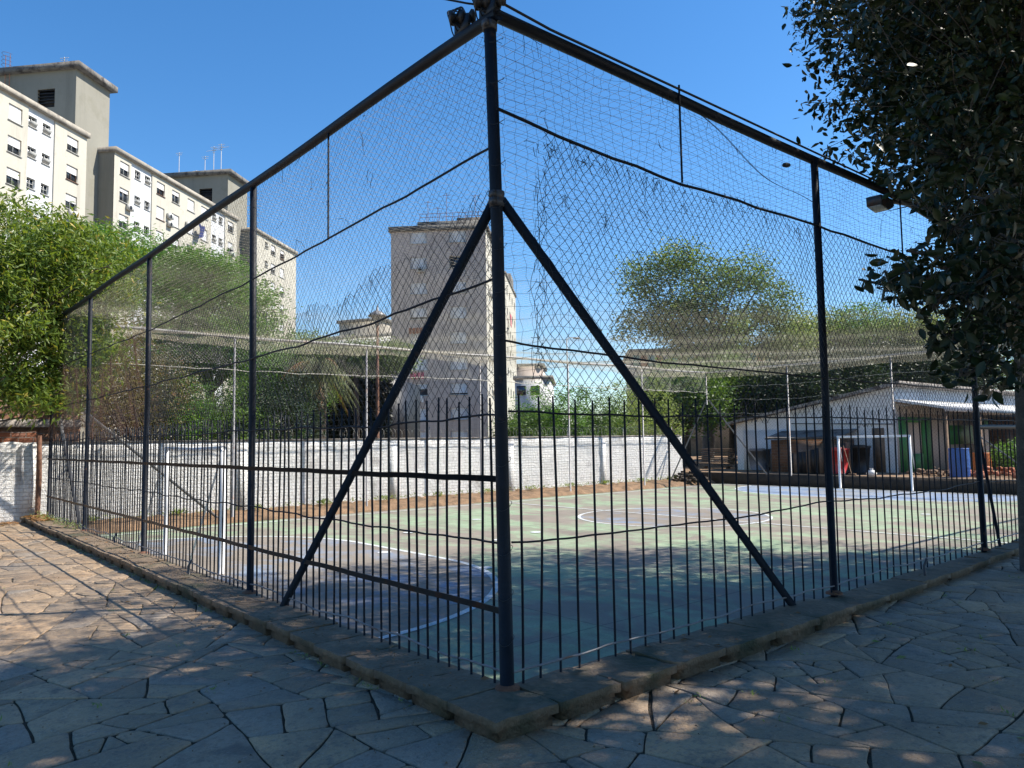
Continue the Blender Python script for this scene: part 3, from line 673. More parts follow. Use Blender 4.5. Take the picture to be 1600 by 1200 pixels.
wire_thing([(.02, .05, ZT+.15), (.5, -.02, ZT+.06), (2.2, -.03, ZT+.055), (4.5, -.02, ZT+.06), (9, -.02, ZT+.06)], .01, 'black cable lying along the right top beam')
# small object caught in the net and floodlight on the right beam
wp = at(1229, 260, 1, .03)
tag(build('caught_rag', MB().lathe(wp-[.06, 0, 0], [(.005, 0), (.022, .01), (.026, .06), (.02, .11), (.006, .125)], 8, (1, 0, .22)), M['black'], org=wp), 'small dark rag caught in the right net near the beam', 'rag')
q = np.array([6.15, .10, ZT-.10]); t = thing('floodlight', q, 'grey floodlight head under the right top beam by the dark tree', 'floodlight')
build('housing', MB().prism([q+[-.16, -.08, .05], q+[.18, -.08, .05], q+[.2, -.08, -.03], q+[.06, -.08, -.09], q+[-.15, -.08, -.06]], (0, .18, 0)), M['steel_light'], t)
build('lens', MB().prism([q+[-.14, -.07, -.066], q+[.06, -.07, -.094], q+[.19, -.07, -.04], q+[.19, -.07, -.048], q+[.06, -.07, -.102], q+[-.14, -.07, -.074]], (0, .16, 0)), M['lamp_glass'], t)
build('arm', MB().tube(np.array([q+[.1, 0, .05], q+[.7, -.05, .1], q+[1.5, -.3, -.2], q+[2.1, -.7, -.7]]), .03, 8), M['galv'], t, smooth=True)
# ------------------------------------------------------------------ goals
def goal(x, GY0, GY1, lab, bend):
    t = thing('goal', (x, (GY0+GY1)/2, CZ), lab, 'goal', 'white football goals'); h = 2.0
    for y in (GY0, GY1): build('post', MB().tube(np.array([(x, y, CZ), (x+.02*bend, y+.03*bend, CZ+.8), (x, y, CZ+h)]), .045, 12), M['white_paint'], t, smooth=True)
    build('crossbar', MB().tube(np.array([(x, GY0-.045, CZ+h), (x, GY0+1.4, CZ+h-.02*bend), (x, GY1+.045, CZ+h)]), .04, 12), M['white_paint'], t, smooth=True)
    s = -1 if x < 10 else 1
    for y in (GY0, GY1): build('stay', pipe((x, y, CZ+h-.05), (x+s*.55, y, CZ+.02), .016), M['white_paint'], t)
goal(1.15, 8.5, 11.5, 'white goal frame close behind the left fence', 1)
goal(XF-.3, 7.75, 10.4, 'white goal frame at the far end before the shed', .5)
# ------------------------------------------------------------------ walls
WY = 17.6
t = thing('brick_wall', (13, WY, CZ), 'long white painted brick wall with pilasters behind the court', 'wall')
def bigwall(x0, x1, z0, z1, y0, y1):
    mb = MB(); n = int((x1-x0)/.25); xs = np.linspace(x0, x1, n+1); tops = z1+RNG.normal(0, .012, n+1)
    m = 10
    V = []
    for i, x in enumerate(xs):
        for k in range(m+1): V.append((x, y0+RNG.normal(0, .006), z0+(tops[i]-z0)*k/m))
        V.append((x, y1, tops[i])); V.append((x, y1, z0))
    r = m+3
    return mb.add(V, [(i*r+k, (i+1)*r+k, (i+1)*r+k+1, i*r+k+1) for i in range(n) for k in range(m+2)])
build('wall', bigwall(.0, 25.2, CZ-.1, 1.72, WY, WY+.22), M['wbrick'], t)
for x in (4.9, 9.9, 14.9, 19.9):
    build('pilaster', MB().bx((x-.15, WY-.04, CZ-.1), (x+.15, WY+.05, 1.66)), M['wbrick'], t)
build('coping', MB().bx((0, WY-.02, 1.70), (25.2, WY+.24, 1.75)), M['coping'], t)
t = thing('brick_wall', (-6, WY, PZ), 'short white painted brick wall at the left edge with red brick top', 'wall')
build('wall', bigwall(-14, -.12, PZ-.1, 1.74, WY-.05, WY+.2), M['wbrick'], t)
build('brick_top', bigwall(-14, -.12, 1.745, 2.0, WY-.02, WY+.18), M['rbrick'], t)
build('end_pier', MB().bx((-.42, WY-.12, PZ-.1), (-.12, WY-.04, 1.7)), M['wbrick'], t)
t = thing('outbuilding', (-6, 19.6, 0), 'brown brick outbuilding with concrete band behind the left wall', 'building')
build('wall', MB().bx((-15, 19.6, -.1), (1.2, 24, 3.3)), M['rbrickY'], t)
build('concrete_band', MB().bx((-15, 19.52, 2.15), (1.2, 19.6, 2.36)), M['coping'], t)
build('roof', MB().bx((-15.3, 19.4, 3.3), (1.4, 24.2, 3.42)), M['darkroof'], t)
# razor wire coil
mb = MB(); n = 3400; th = np.linspace(0, 2*pi*105, n); x = np.linspace(1.2, 24.6, n)
rad = .17+.03*np.sin(x*2.3)
mb.tube(np.stack([x+.05*np.sin(th*.37), WY+.1+rad*np.cos(th), 1.92+rad*np.sin(th)+.02*np.sin(x)], -1), .004, 4, False)
rz = build('razor_wire', mb, M['wire_light'], org=(1.2, WY, 1.75)); tag(rz, 'coiled razor wire running along the top of the white wall', 'razor wire')
for i, x in enumerate(np.arange(1.5, 24.6, 3.3)):
    build('wire_stake', MB().tube([(x, WY+.1, 1.74), (x, WY+.1, 2.12)], .014, 6), M['galv'], rz)
# ------------------------------------------------------------------ buildings
def facade(mb, O, U, N, w, h, holes, depth=.22):
    """wall sheet with real openings and reveals; holes: (u0,v0,u1,v1)"""
    O = np.array(O); U = np.array(U); N = np.array(N); Z = np.array([0, 0, 1.])
    us = sorted({0., w, *[x for q in holes for x in (q[0], q[2])]}); vs = sorted({0., h, *[x for q in holes for x in (q[1], q[3])]})
    P = lambda u, v, d=0.: O+U*u+Z*v-N*d
    for a, b in zip(us[:-1], us[1:]):
        for c, d in zip(vs[:-1], vs[1:]):
            mu, mv = (a+b)/2, (c+d)/2
            if any(q[0] < mu < q[2] and q[1] < mv < q[3] for q in holes): continue
            mb.add([P(a, c), P(b, c), P(b, d), P(a, d)], [(0, 1, 2, 3)])
    for a, c, b, d in holes:
        mb.add([P(a, c), P(b, c), P(b, d), P(a, d), P(a, c, depth), P(b, c, depth), P(b, d, depth), P(a, d, depth)], [(0, 1, 5, 4), (1, 2, 6, 5), (2, 3, 7, 6), (3, 0, 4, 7)])
def window(O, U, N, hole, parent, rr, style='big', depth=.2, shut=None, fmat='frame'):
    O = np.array(O); U = np.array(U); N = np.array(N); Z = np.array([0, 0, 1.]); a, c, b, d = hole
    P = lambda u, v, dd: O+U*u+Z*v-N*dd
    W = b-a; H = d-c
    mb = MB(); f = .07
    for (u, v, ww, hh) in ((a+f/2, (c+d)/2, f, H), (b-f/2, (c+d)/2, f, H), ((a+b)/2, c+f/2, W-2*f, f), ((a+b)/2, d-f/2, W-2*f, f), ((a+b)/2, (c+d)/2, f*.8, H-2*f)):
        mb.box(P(u, v, depth-.02), (ww, .07, hh), U)
    mb.box(P((a+b)/2, c-.03, -.03), (W+.16, .12, .06), U)
    if style == 'small': mb.box(P((a+b)/2, c+H*.5, depth-.02), (W-2*f, .06, f*.7), U)
    o = build('window', mb, M[fmat], parent)
    build('pane', MB().box(P((a+b)/2, (c+d)/2, depth+.03), (W, .02, H), U), M['glass'], o)
    if style == 'big':
        s = shut if shut is not None else rr.choice((1., 1., .85, .55, .5, .35, .3))
        if s > .02:
            m2 = MB(); n = max(2, int(H*s/.11))
            for k in range(n): m2.box(P((a+b)/2, d-H*s*(k+.5)/n, depth-.085), (W-.02, .02, H*s/n*.9), U)
            m2.box(P((a+b)/2, d-H*s/2, depth-.07), (W-.03, .01, H*s), U)
            build('shutter', m2, M['shutter'], o)
    elif rr.random() < .45:
        build('open_sash', MB().box(P((a+b)/2, c+H*.3, -.1), (W*.9, .03, H*.5), U, Z+N*.8), M['frame'], o)
    return o
def acunit(O, U, N, u, v, parent):
    O = np.array(O); U = np.array(U); N = np.array(N); Z = np.array([0, 0, 1.]); c = O+U*u+Z*v+N*.22
    o = build('air_conditioner', MB().box(c, (.85, .34, .6), U), M['acunit'], parent)
    build('fan_grille', MB().lathe(c+N*.172-U*.1, [(.001, 0), (.2, 0), (.2, .02), (.17, .03), (.001, .03)], 16, N), M['black'], o)
F8 = Frame(8.0); rr = random.Random(11)
t = thing('apartment_block', F8.w(-54, 80, 0), 'long cream and white apartment block in staggered sections with grey stair towers', 'building')
HZ = 32.3; FH = 2.79
def section(A, b0, b1, cols, rows, whites, zfirst=1.45, wallx=9., top=HZ, ac=(), face=True):
    """cols: (centre b, style)"""
    O = F8.w(A, b0, 0); U = F8.f; N = F8.r; W = b1-b0; holes = []; info = []
    for (b, st) in cols:
        w_, h_ = (1.5, 1.45) if st == 'big' else (.95, .95)
        for i in range(rows):
            zc = top-.35-zfirst-i*FH+(0 if st == 'big' else .2); hh = (b-b0-w_/2, zc-h_/2, b-b0+w_/2, zc+h_/2); holes.append(hh); info.append((hh, st, i))
    segs = []; cur = 0.
    for (x0, x1) in whites: segs += [(cur, x0-b0, 'cream'), (x0-b0, x1-b0, 'whitewall')]; cur = x1-b0
    segs.append((cur, W, 'cream'))
    for (s0, s1, mt) in segs:
        mb = MB(); O2 = O+U*s0-(N*.12 if mt == 'whitewall' else 0)
        hs_ = [(h[0]-s0, h[1], h[2]-s0, h[3]) for h in holes if s0 <= (h[0]+h[2])/2 < s1]
        hs_ = [(max(0, h[0]), h[1], min(s1-s0, h[2]), h[3]) for h in hs_]
        facade(mb, O2, U, N, s1-s0, top-.5, hs_)
        if mt == 'cream':                      # returns beside the recessed strips
            for s_ in (s0, s1): mb.add([O+U*s_, O+U*s_-N*.12, O+U*s_-N*.12+[0, 0, top-.5], O+U*s_+[0, 0, top-.5]], [(0, 1, 2, 3)])
        build('wall', mb, M[mt], t)
    for h, st, i in info:
        white = any(x0-b0 <= (h[0]+h[2])/2 <= x1-b0 for x0, x1 in whites)
        fm = 'frame_brown' if (st == 'big' and rr.random() < .2) else 'frame'
        window(O-(N*.12 if white else 0), U, N, h, t, rr, st, fmat=fm)
    for (b, i, s_) in ac: acunit(O, U, N, b-b0, top-.35-zfirst-i*FH-s_, t)
    # roof slab, body behind, camera-facing end
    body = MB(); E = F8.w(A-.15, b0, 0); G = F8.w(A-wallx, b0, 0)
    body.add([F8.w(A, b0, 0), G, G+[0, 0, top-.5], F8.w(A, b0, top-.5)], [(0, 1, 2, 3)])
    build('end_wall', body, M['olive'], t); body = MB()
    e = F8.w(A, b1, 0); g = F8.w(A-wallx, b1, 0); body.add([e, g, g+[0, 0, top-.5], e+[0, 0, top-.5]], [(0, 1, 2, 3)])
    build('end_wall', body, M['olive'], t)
    build('roof', MB().box(F8.w(A-wallx/2+.12, (b0+b1)/2, top-.25), (W+.3, wallx+.3, .5), F8.f), M['parapet'], t)
b_ = lambda x, A=-50.5: F8.b_at(x, A)
zx = lambda z: z/3.3333                       # enlargement pixels to photo pixels
c2 = [(b_(zx(617)), 'big'), (b_(zx(692)), 'small'), (b_(zx(745)), 'small'), (b_(zx(812)), 'big'), (b_(zx(893)), 'big'), (b_(zx(975)), 'big'), (b_(zx(1047)), 'big'), (b_(zx(1103)), 'small'), (b_(zx(1138)), 'small'), (b_(zx(1188)), 'big')]
w2 = [(b_(zx(652)), b_(zx(765))), (b_(zx(1083)), b_(zx(1158)))]
section(-50.5, b_(168), b_(366), c2, 6, w2, ac=((b_(zx(640)), 1, 1.1), (b_(zx(620)), 2, 1.2), (b_(zx(856)), 1, -.1), (b_(zx(858)), 1, .8), (b_(zx(955)), 1, -.2), (b_(zx(1190)), 1, .9)))
A1 = -50.9
c1 = [(F8.b_at(zx(22), A1), 'big'), (F8.b_at(zx(122), A1), 'small'), (F8.b_at(zx(198), A1), 'small'), (F8.b_at(zx(335), A1), 'big')]
section(A1, 50, F8.b_at(123, A1), c1, 5, [(F8.b_at(zx(92), A1), F8.b_at(zx(238), A1))], zfirst=1.6, ac=((F8.b_at(zx(335), A1), 2, 1.15),))
A3 = -50.5
c3 = [(F8.b_at(zx(1378), A3), 'small'), (F8.b_at(zx(1415), A3), 'big'), (F8.b_at(zx(1463), A3), 'big')]
section(A3, F8.b_at(393, A3), F8.b_at(461, A3), c3, 8, [])
def stair_tower(x0, x1, yt, A=-52.3, lv=True):
    b0 = F8.b_at(x0, A); b1 = F8.b_at(x1, A); top = F8.z_at(x0, yt, b0); wd = 10.
    O = F8.w(A, b0, 0); mb = MB(); slits = [(.5, top-11.5-i*2.79-1, .9, top-11.5-i*2.79) for i in range(4)]
    facade(mb, O, F8.f, F8.r, b1-b0, top-.6, slits, .3)
    o = F8.w(A-wd, b0, 0); facade(mb, o, F8.r, -F8.f, wd, top-.6, [(wd-4.2, top-4.3, wd-2.3, top-2.4)], .3)
    mb.add([F8.w(A, b1, 0), F8.w(A-wd, b1, 0), F8.w(A-wd, b1, top-.6), F8.w(A, b1, top-.6)], [(0, 1, 2, 3)])
    mb.add([F8.w(A-.35, b0+.32, 0), F8.w(A-.35, b1, 0), F8.w(A-.35, b1, top-1), F8.w(A-.35, b0+.32, top-1)], [(0, 1, 2, 3)])
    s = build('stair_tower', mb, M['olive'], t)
    build('roof', MB().box(F8.w(A-wd/2+.15, (b0+b1)/2, top-.3), (b1-b0+.9, wd+.9, .6), F8.f).box(F8.w(A-wd/2-2, (b0+b1)/2, top+.3), (3, 3, .6), F8.f), M['darkroof'], s)
    v = MB()
    for k in range(6): v.box(F8.w(A-3.25, b0+.12, top-4.15+k*.33), (1.9, .12, .08), F8.r)
    v.box(F8.w(A-3.25, b0+.28, top-3.35), (1.9, .03, 1.9), F8.r)
    build('louvre', v, M['black'], s)
    return b0, b1, top
tw1 = stair_tower(103, 158, 100); tw2 = stair_tower(351, 382, 266)
# antennas and roof ladder
def antenna(a, b, z, h, kind):
    c = F8.w(a, b, z); mb = MB().tube([c, c+[0, 0, h]], .04, 5)
    for k in range(4 if kind else 2): mb.tube([c+F8.r*(-.5+.1*k)+[0, 0, h-.25*k-.1], c+F8.r*(.5-.1*k)+[0, 0, h-.25*k-.1]], .025, 4)
    if kind: mb.tube([c-F8.r*1.1+[0, 0, h-.6], c+F8.r*1.1+[0, 0, h-.5]], .025, 4)
    build('antenna', mb, M['wire_light'], t)
antenna(-55.3, tw1[0]+2, tw1[2], 1.9, 0)
antenna(-57.5, 96, HZ, 7.6, 1)
for a_, h_, k_ in ((-60.2, 3.4, 0), (-56.3, 2.6, 0), (-53.9, 4.2, 1), (-55.0, 3.9, 1)): antenna(a_, tw2[0]+1, tw2[2], h_, k_)
mb = MB()
for s_ in (0, .5): mb.tube([F8.w(-60+s_, tw1[0]-.2, HZ), F8.w(-60+s_, tw1[0]-.2, tw1[2]+1.4)], .03, 4)
for k in range(16): mb.tube([F8.w(-60, tw1[0]-.2, HZ+k*.42), F8.w(-59.5, tw1[0]-.2, HZ+k*.42)], .02, 4)
for k in range(4):
    th = np.linspace(pi, 2*pi, 10); c = F8.w(-59.75, tw1[0]-.2, tw1[2]+.2+k*.4); mb.tube(np.array([c+F8.r*.45*math.cos(q)+F8.f*.6*math.sin(q) for q in th]), .02, 4, False)
build('roof_ladder', mb, M['rust'], t)
# laundry on the long block
c = F8.w(-50.1, b_(zx(1000)), HZ-.35-1.45-FH*1-.2); mb = MB()
g = np.linspace(0, 1, 8)
V = [c+F8.f*(1.3*u-.4+.08*math.sin(v*5))+F8.r*(.25+.12*math.sin(u*9+v*3))+np.array([0, 0, .9-1.9*v*(1-.35*u)]) for v in g for u in g]
V2 = [p+F8.r*.03 for p in V]
mb.add(V+V2, [(i*8+j, i*8+j+1, (i+1)*8+j+1, (i+1)*8+j) for i in range(7) for j in range(7)]+[(64+i*8+j, 64+i*8+j+1, 64+(i+1)*8+j+1, 64+(i+1)*8+j) for i in range(7) for j in range(7)])
tag(build('laundry', mb, M['navy'], org=c), 'dark blue cloth drying outside a window of the long cream block', 'laundry')
# central tower block
F5 = Frame(5.0)
tb = thing('apartment_tower', F5.w(-20, 95, 0), 'brown-grey apartment tower standing behind the corner post, shaded front with white shutters', 'building')
BB = 87.; a0 = F5.ratio(612)*BB; a1 = F5.ratio(763)*BB; top = F5.z_at(690, 352, BB)
O = F5.w(a0, BB, 0); Wd = a1-a0; hol = []; inf = []
ua = lambda x: F5.ratio(x)*BB-a0
for i, yy in enumerate((371.7, 411, 450.5, 490, 529, 569.5, 609, 647.5, 684)):
    zc = F5.z_at(656, yy, BB)
    for j, (x0, x1) in enumerate(((642, 669), (704.5, 732))):
        hh = (ua(x0), zc-.68, ua(x1), zc+.68); hol.append(hh); inf.append((hh, i, j))
mb = MB(); facade(mb, O, F5.r, -F5.f, Wd, top-.6, hol, .2)
LN = 14.
build('wall', mb, M['mauve'], tb)
shut = {(1, 1): .0, (6, 0): .45, (6, 1): .85, (3, 0): .8, (2, 1): .9, (8, 0): .8}
for hh, i, j in inf: window(O, F5.r, -F5.f, hh, tb, rr, 'big', .2, shut.get((i, j), 1.))
acunit(O, F5.r, -F5.f, ua(660), F5.z_at(656, 422, BB), tb)
# sunlit long side with many windows
O2 = F5.w(a1, BB, 0); hol = []
for i in range(9):
    zc = F5.z_at(656, (371.7, 411, 450.5, 490, 529, 569.5, 609, 647.5, 684)[i], BB)
    for b in (1.5, 4.3, 7.2, 10.6): hol.append((b, zc-.6, b+1.3, zc+.6))
mb = MB(); facade(mb, O2, F5.f, F5.r, LN, top-.6, hol, .2)
build('side_wall', mb, M['cream'], tb)
for hh in hol[:36]: window(O2, F5.f, F5.r, hh, tb, rr, 'big', .2)
for i in range(5): acunit(O2, F5.f, F5.r, rr.choice((3.2, 6.2, 9.2)), top-4-i*3.9, tb)
build('roof', MB().box(F5.w((a0+a1)/2, BB+LN/2, top-.3), (Wd+.5, LN+.5, .6), F5.r).box(F5.w((a0+a1)/2+1.2, BB+5, top+.55), (Wd*.72, 6, 1.1), F5.r).box(F5.w((a0+a1)/2+3.2, BB+6, top+1.6), (3.2, 3.5, 1.0), F5.r), M['darkroof'], tb)
mb = MB()
for k in range(12):
    c = F5.w((a0+a1)/2-2.6+k*.8, BB+2.1, top+1.1); mb.tube([c, c+[0, 0, 1.0]], .03, 4)
c = F5.w((a0+a1)/2-2.6, BB+2.1, top+2.1); mb.tube([c, c+F5.r*8.8], .03, 4); mb.tube([c-[0, 0, .45], c+F5.r*8.8-[0, 0, .45]], .03, 4)
for dx, hh in ((1., 2.6), (2.2, 1.8), (3.3, 3.4), (6.8, 3.2)):
    q = c+F5.r*dx-[0, 0, 1]; mb.tube([q, q+[0, 0, hh]], .03, 4); mb.tube([q+[0, 0, hh-.2]-F5.r*.5, q+[0, 0, hh-.2]+F5.r*.5], .025, 4)
build('roof_railing', mb, M['rust'], tb)
# rear wing, lower and set out to the right
BR = BB+LN; r1 = F5.ratio(798)*(BR+16); a2 = a1+.9; top2 = top-2.6
mb = MB(); facade(mb, F5.w(a2, BR, 0), F5.f, F5.r, 17, top2-.4, [(b, top2-2.3-i*2.79-.6, b+1.3, top2-2.3-i*2.79+.6) for i in range(9) for b in (2., 6., 10., 14.)], .2)
mb.add([F5.w(a1-4, BR, 0), F5.w(a2, BR, 0), F5.w(a2, BR, top2-.4), F5.w(a1-4, BR, top2-.4)], [(0, 1, 2, 3)])
build('rear_wing', mb, M['cream'], tb)
build('rear_roof', MB().box(F5.w(a2-4, BR+8.5, top2-.2), (8.3, 17.4, .4), F5.r).box(F5.w(a2-2, BR+11, top2+.7), (4, 5, 1.8), F5.r), M['darkroof'], tb)
mb = MB().add([F5.w(a2-.25, BR, 0), F5.w(a2-.25, BR+17, 0), F5.w(a2-.25, BR+17, top2-1), F5.w(a2-.25, BR, top2-1)], [(0, 1, 2, 3)])
build('rear_glazing', mb, M['glass'], tb)
for k, (x, y, mt, lab) in enumerate(((651, 587, 'pink', 'pink cloth hanging below a lower window of the brown tower'), (649, 517, 'terra', 'red-brown cloth hung below a mid window of the brown tower'), (650, 624, 'whitecloth', 'white and yellow cloths on a rack under a low tower window'))):
    zc = F5.z_at(x, y, BB-.4); a = F5.ratio(x)*(BB-.4); c = F5.w(a, BB-.4, zc); mb = MB()
    for j in range(4):
        q = c+F5.r*(j*.42-.7)
        mb.prism([q+[0, 0, .35], q+F5.r*.36+[0, 0, .37], q+F5.r*.34+[0, 0, -.3-.1*(j % 2)], q+F5.r*.18+[0, 0, -.36], q+F5.r*.02+[0, 0, -.28]], -F5.f*.05)
    tag(build('laundry', mb, M[mt], org=c), lab, 'laundry')
c = F5.w(F5.ratio(790)*(BB+18), BB+18, F5.z_at(790, 497, BB+18))
q = F5.w(a2+.35, BR+3, F5.z_at(788, 500, BR+3)); tag(build('laundry', MB().prism([q+[0, 0, .8], q+F5.f*1.4+[0, 0, .7], q+F5.f*1.2+[0, 0, -.9], q+F5.f*.2+[0, 0, -.8]], F5.r*.08), M['pink'], org=q), 'pink cloth on the sunlit side of the brown tower', 'laundry')
# distant pale block between the two
bd = thing('distant_block', F8.w(-60, 150, 0), 'low pale block with a stair tower far behind the palm', 'building')
B3 = 150.
def fbox(fr_, x0, x1, yt, b, dep, mat, nm, par, yb=None):
    a = fr_.ratio(x0)*b; c = fr_.ratio(x1)*b; z = fr_.z_at((x0+x1)/2, yt, b); zb = 0 if yb is None else fr_.z_at((x0+x1)/2, yb, b)
    build(nm, MB().box(fr_.w((a+c)/2, b+dep/2, (z+zb)/2), (c-a, dep, z-zb), fr_.r), M[mat], par); return a, c, z
F20 = Frame(20)
a_, c_, z_ = fbox(F20, 458, 622, 530, B3, 18, 'whitewall', 'wall', bd)
build('roof', MB().box(F20.w((a_+c_)/2, B3+9, z_+.4), (c_-a_+1, 19, .8), F20.r), M['parapet'], bd)
a2_, c2_, z2_ = fbox(F20, 530, 596, 503, B3+4, 10, 'parapet', 'stair_tower', bd)
build('tower_roof', MB().box(F20.w((a2_+c2_)/2, B3+9, z2_+.3), (c2_-a2_+1, 11, .7), F20.r), M['darkroof'], bd)
for k in range(9):
    for i in range(3):
        p = F20.w(a_+1.5+k*(c_-a_)/9, B3-.05, z_-2-i*3); build('window', MB().box(p, (1.4, .14, 1.3), F20.r), M['glass'], bd)
# small white house right of the corner post
wh = thing('white_house', F5.w(2, 75, 0), 'small white house seen low beside the corner post over the wall', 'house')
fbox(F5, 806, 862, 592, 75., 10, 'whitewall', 'wall', wh); a, c, z = fbox(F5, 803, 866, 587, 74.7, 10.6, 'parapet', 'roof', wh, 592)
for x in (816, 838): 
    p = F5.w(F5.ratio(x)*75, 74.95, F5.z_at(x, 610, 75)); build('window', MB().box(p, (.9, .14, .9), F5.r), M['glass'], wh)
fh = thing('grey_house', F5.w(2, 110, 0), 'far grey roofline above the small white house', 'house')
fbox(F5, 800, 850, 572, 120., 10, 'mauve', 'wall', fh); fbox(F5, 797, 853, 568, 119.5, 11, 'darkroof', 'roof', fh, 572)
# long low building with coloured panels behind the roof net
lg = thing('panelled_building', F5.w(25, 78, 0), 'long low building with orange and teal panels under the far tree', 'building')
a, c, z = fbox(F5, 992, 1262, 548, 70., 10, 'parapet', 'wall', lg)
build('roof', MB().box(F5.w((a+c)/2, 75, z+.15), (c-a+.8, 11, .3), F5.r), M['darkroof'], lg)
n = 22
for k in range(n):
    p = F5.w(a+(k+.5)*(c-a)/n, 69.95, z-.75); build('panel', MB().box(p, ((c-a)/n*.8, .14, 1.0), F5.r), M[('teal', 'terra', 'teal', 'orange', 'mauve')[k % 5]], lg)
# ------------------------------------------------------------------ shed and yard things at the far end
sh = thing('shed', (34, 13, 0), 'white shed with a sloping gable and green doors beyond the far goal', 'shed')
SX = 30.; SY0 = 10.1; SY1 = at(1150, 655, 0, SX)[1]; zl = at(1155, 662, 0, SX)[2]; zr_ = at(1400, 604, 0, SX)[2]
M['shedwall'] = plain('whitewashed_wall', (.76, .75, .74), .9, 0, .1, .8, stain=(1.2, (.5, .49, .48), .55, .7))
build('wall', MB().prism([(SX, SY0, -.05), (SX, SY1, -.05), (SX, SY1, zl), (SX, SY0, zr_)], (17, 0, 0)), M['shedwall'], sh)
dY = SY1-SY0; sl = (zl-zr_)/dY
build('roof', MB().prism([(SX-.35, SY0-.35, zr_-sl*.35+.02), (SX-.35, SY1+.4, zl+sl*.4+.02), (SX-.35, SY1+.4, zl+sl*.4+.14), (SX-.35, SY0-.35, zr_-sl*.35+.16)], (18, 0, 0)), M['coping'], sh)
zz = at(1405, 640, 1, SY0)[2]
build('lean_to_roof', MB().prism([(SX-.2, SY0-.0, zz+.35), (SX-.2, SY0-2.0, zz-.05), (SX-.2, SY0-2.0, zz+.05), (SX-.2, SY0-.0, zz+.45)], (17, 0, 0)), M['whitewall'], sh)
build('fascia', MB().bx((SX-.2, SY0-2.04, zz-.16), (SX+16.8, SY0-2.0, zz+.07)), M['whitewall'], sh)
for x in (SX+.2, SX+4, SX+8.5): build('porch_post', MB().tube([(x, SY0-1.9, -.02), (x, SY0-1.9, zz-.05)], .06, 8), M['wood'], sh)
build('porch_wall', MB().bx((SX+.05, SY0-.06, -.05), (SX+17, SY0-.005, 2.5)), M['mauve'], sh)
for x0, x1, z0, z1 in ((SX+.1, SX+.9, 0, 2.35), (SX+2.4, SX+3.3, 0, 2.35), (SX+5.2, SX+8.4, 1.1, 2.0), (SX+9.5, SX+14, 1.9, 2.3), (SX+.95, SX+2.35, 2.12, 2.35), (SX+.95, SX+2.35, .0, .75)):
    build('green_panel', MB().bx((x0, SY0-.13, z0), (x1, SY0-.06, z1)), M['green_paint'], sh)
build('side_door', MB().bx((SX-.04, 10.6, 0), (SX, 11.1, 1.9)), M['wood'], sh)
build('side_panel', MB().bx((SX-.05, SY1-3.0, -.05), (SX, SY1-.4, zl-.35)), M['whitewall'], sh)
build('cable_run', MB().tube([(SX-.05, SY0, 2.05), (SX-.05, SY1-3, 2.2)], .02, 5), M['black'], sh)
# brick lean-to against the gable
y1 = at(1205, 700, 0, SX-1.4)[1]; y0 = at(1312, 700, 0, SX-1.4)[1]; zt = at(1210, 686, 0, SX-1.4)[2]
bs = thing('brick_store', (SX-.8, (y0+y1)/2, 0), 'small brown brick store with dark roof against the shed gable', 'store')
build('wall', MB().bx((SX-1.4, y0, -.05), (SX-.06, y1, zt-.05)), M['rbrickY'], bs)
build('roof', MB().prism([(SX-1.6, y0-.15, zt), (SX-1.6, y1+.2, zt-.02), (SX-.06, y1+.2, zt+.3), (SX-.06, y0-.15, zt+.34)], (0, 0, .07)), M['darkroof'], bs)
build('door', MB().bx((SX-1.46, y0+.4, -.02), (SX-1.4, y0+1.2, zt-.3)), M['wood'], bs)
# fence of dark boards in front, bins, drum and bits
yb0 = at(1330, 740, 0, SX-2)[1]; yb1 = at(1235, 740, 0, SX-2)[1]
bf = thing('board_fence', (SX-2, (yb0+yb1)/2, 0), 'low dark board fence before the brick store', 'fence')
n = 14
for k in range(n):
    y = yb0+(yb1-yb0)*(k+.5)/n; h = 1.35-.55*k/n+random.uniform(-.03, .03)
    build('board', MB().box((SX-2+random.uniform(-.01, .01), y, h/2-.02), (.03, (yb1-yb0)/n*.93, h)), M['black' if k % 3 else 'wood'], bf)
def bin_(x, y, w_, h, mat, lab, nm='wheelie_bin', cat='bin'):
    t = thing(nm, (x, y, 0), lab, cat); c = np.array([x, y, 0.])
    lo = .78
    q = lambda s, z: [c+[-w_/2*s, -w_/2*s, z], c+[w_/2*s, -w_/2*s, z], c+[w_/2*s, w_/2*s, z], c+[-w_/2*s, w_/2*s, z]]
    V = q(lo, .03)+q(1, h*.92)+q(1.06, h*.92)+q(1.06, h*.96)
    build('body', MB().add(V, [(0, 1, 2, 3)]+[(a*4+k, a*4+(k+1) % 4, (a+1)*4+(k+1) % 4, (a+1)*4+k) for a in range(3) for k in range(4)]), M[mat], t)
    build('lid', MB().prism(q(1.08, h*.965), (0, 0, .05)).box(c+[-w_*.2, 0, h*.965+.06], (w_*.5, w_*.8, .05)), M[mat], t)
    for s in (-1, 1): build('wheel', MB().lathe(c+[w_*.4, s*w_*.4, .09], [(.001, -.03), (.09, -.03), (.09, .03), (.001, .03)], 14, (0, 1, 0)), M['black'], t)
yy = at(1311, 740, 0, SX-2.4)[1]; bin_(SX-2.4, yy, .62, 1.05, 'red', 'red wheelie bin beside the far goal')
yy = at(1343, 740, 0, SX-1.2)[1]; bin_(SX-1.2, yy, .7, 1.15, 'black', 'dark wheelie bin right of the red one')
M['grey_pl'] = plain('grey_plastic', (.18, .2, .24), .5, 0, .2, 3)
yy = at(1187, 735, 0, SX-.7)[1]; bin_(SX-.7, yy, .75, 1.0, 'grey_pl', 'grey bin by the left end of the shed gable')
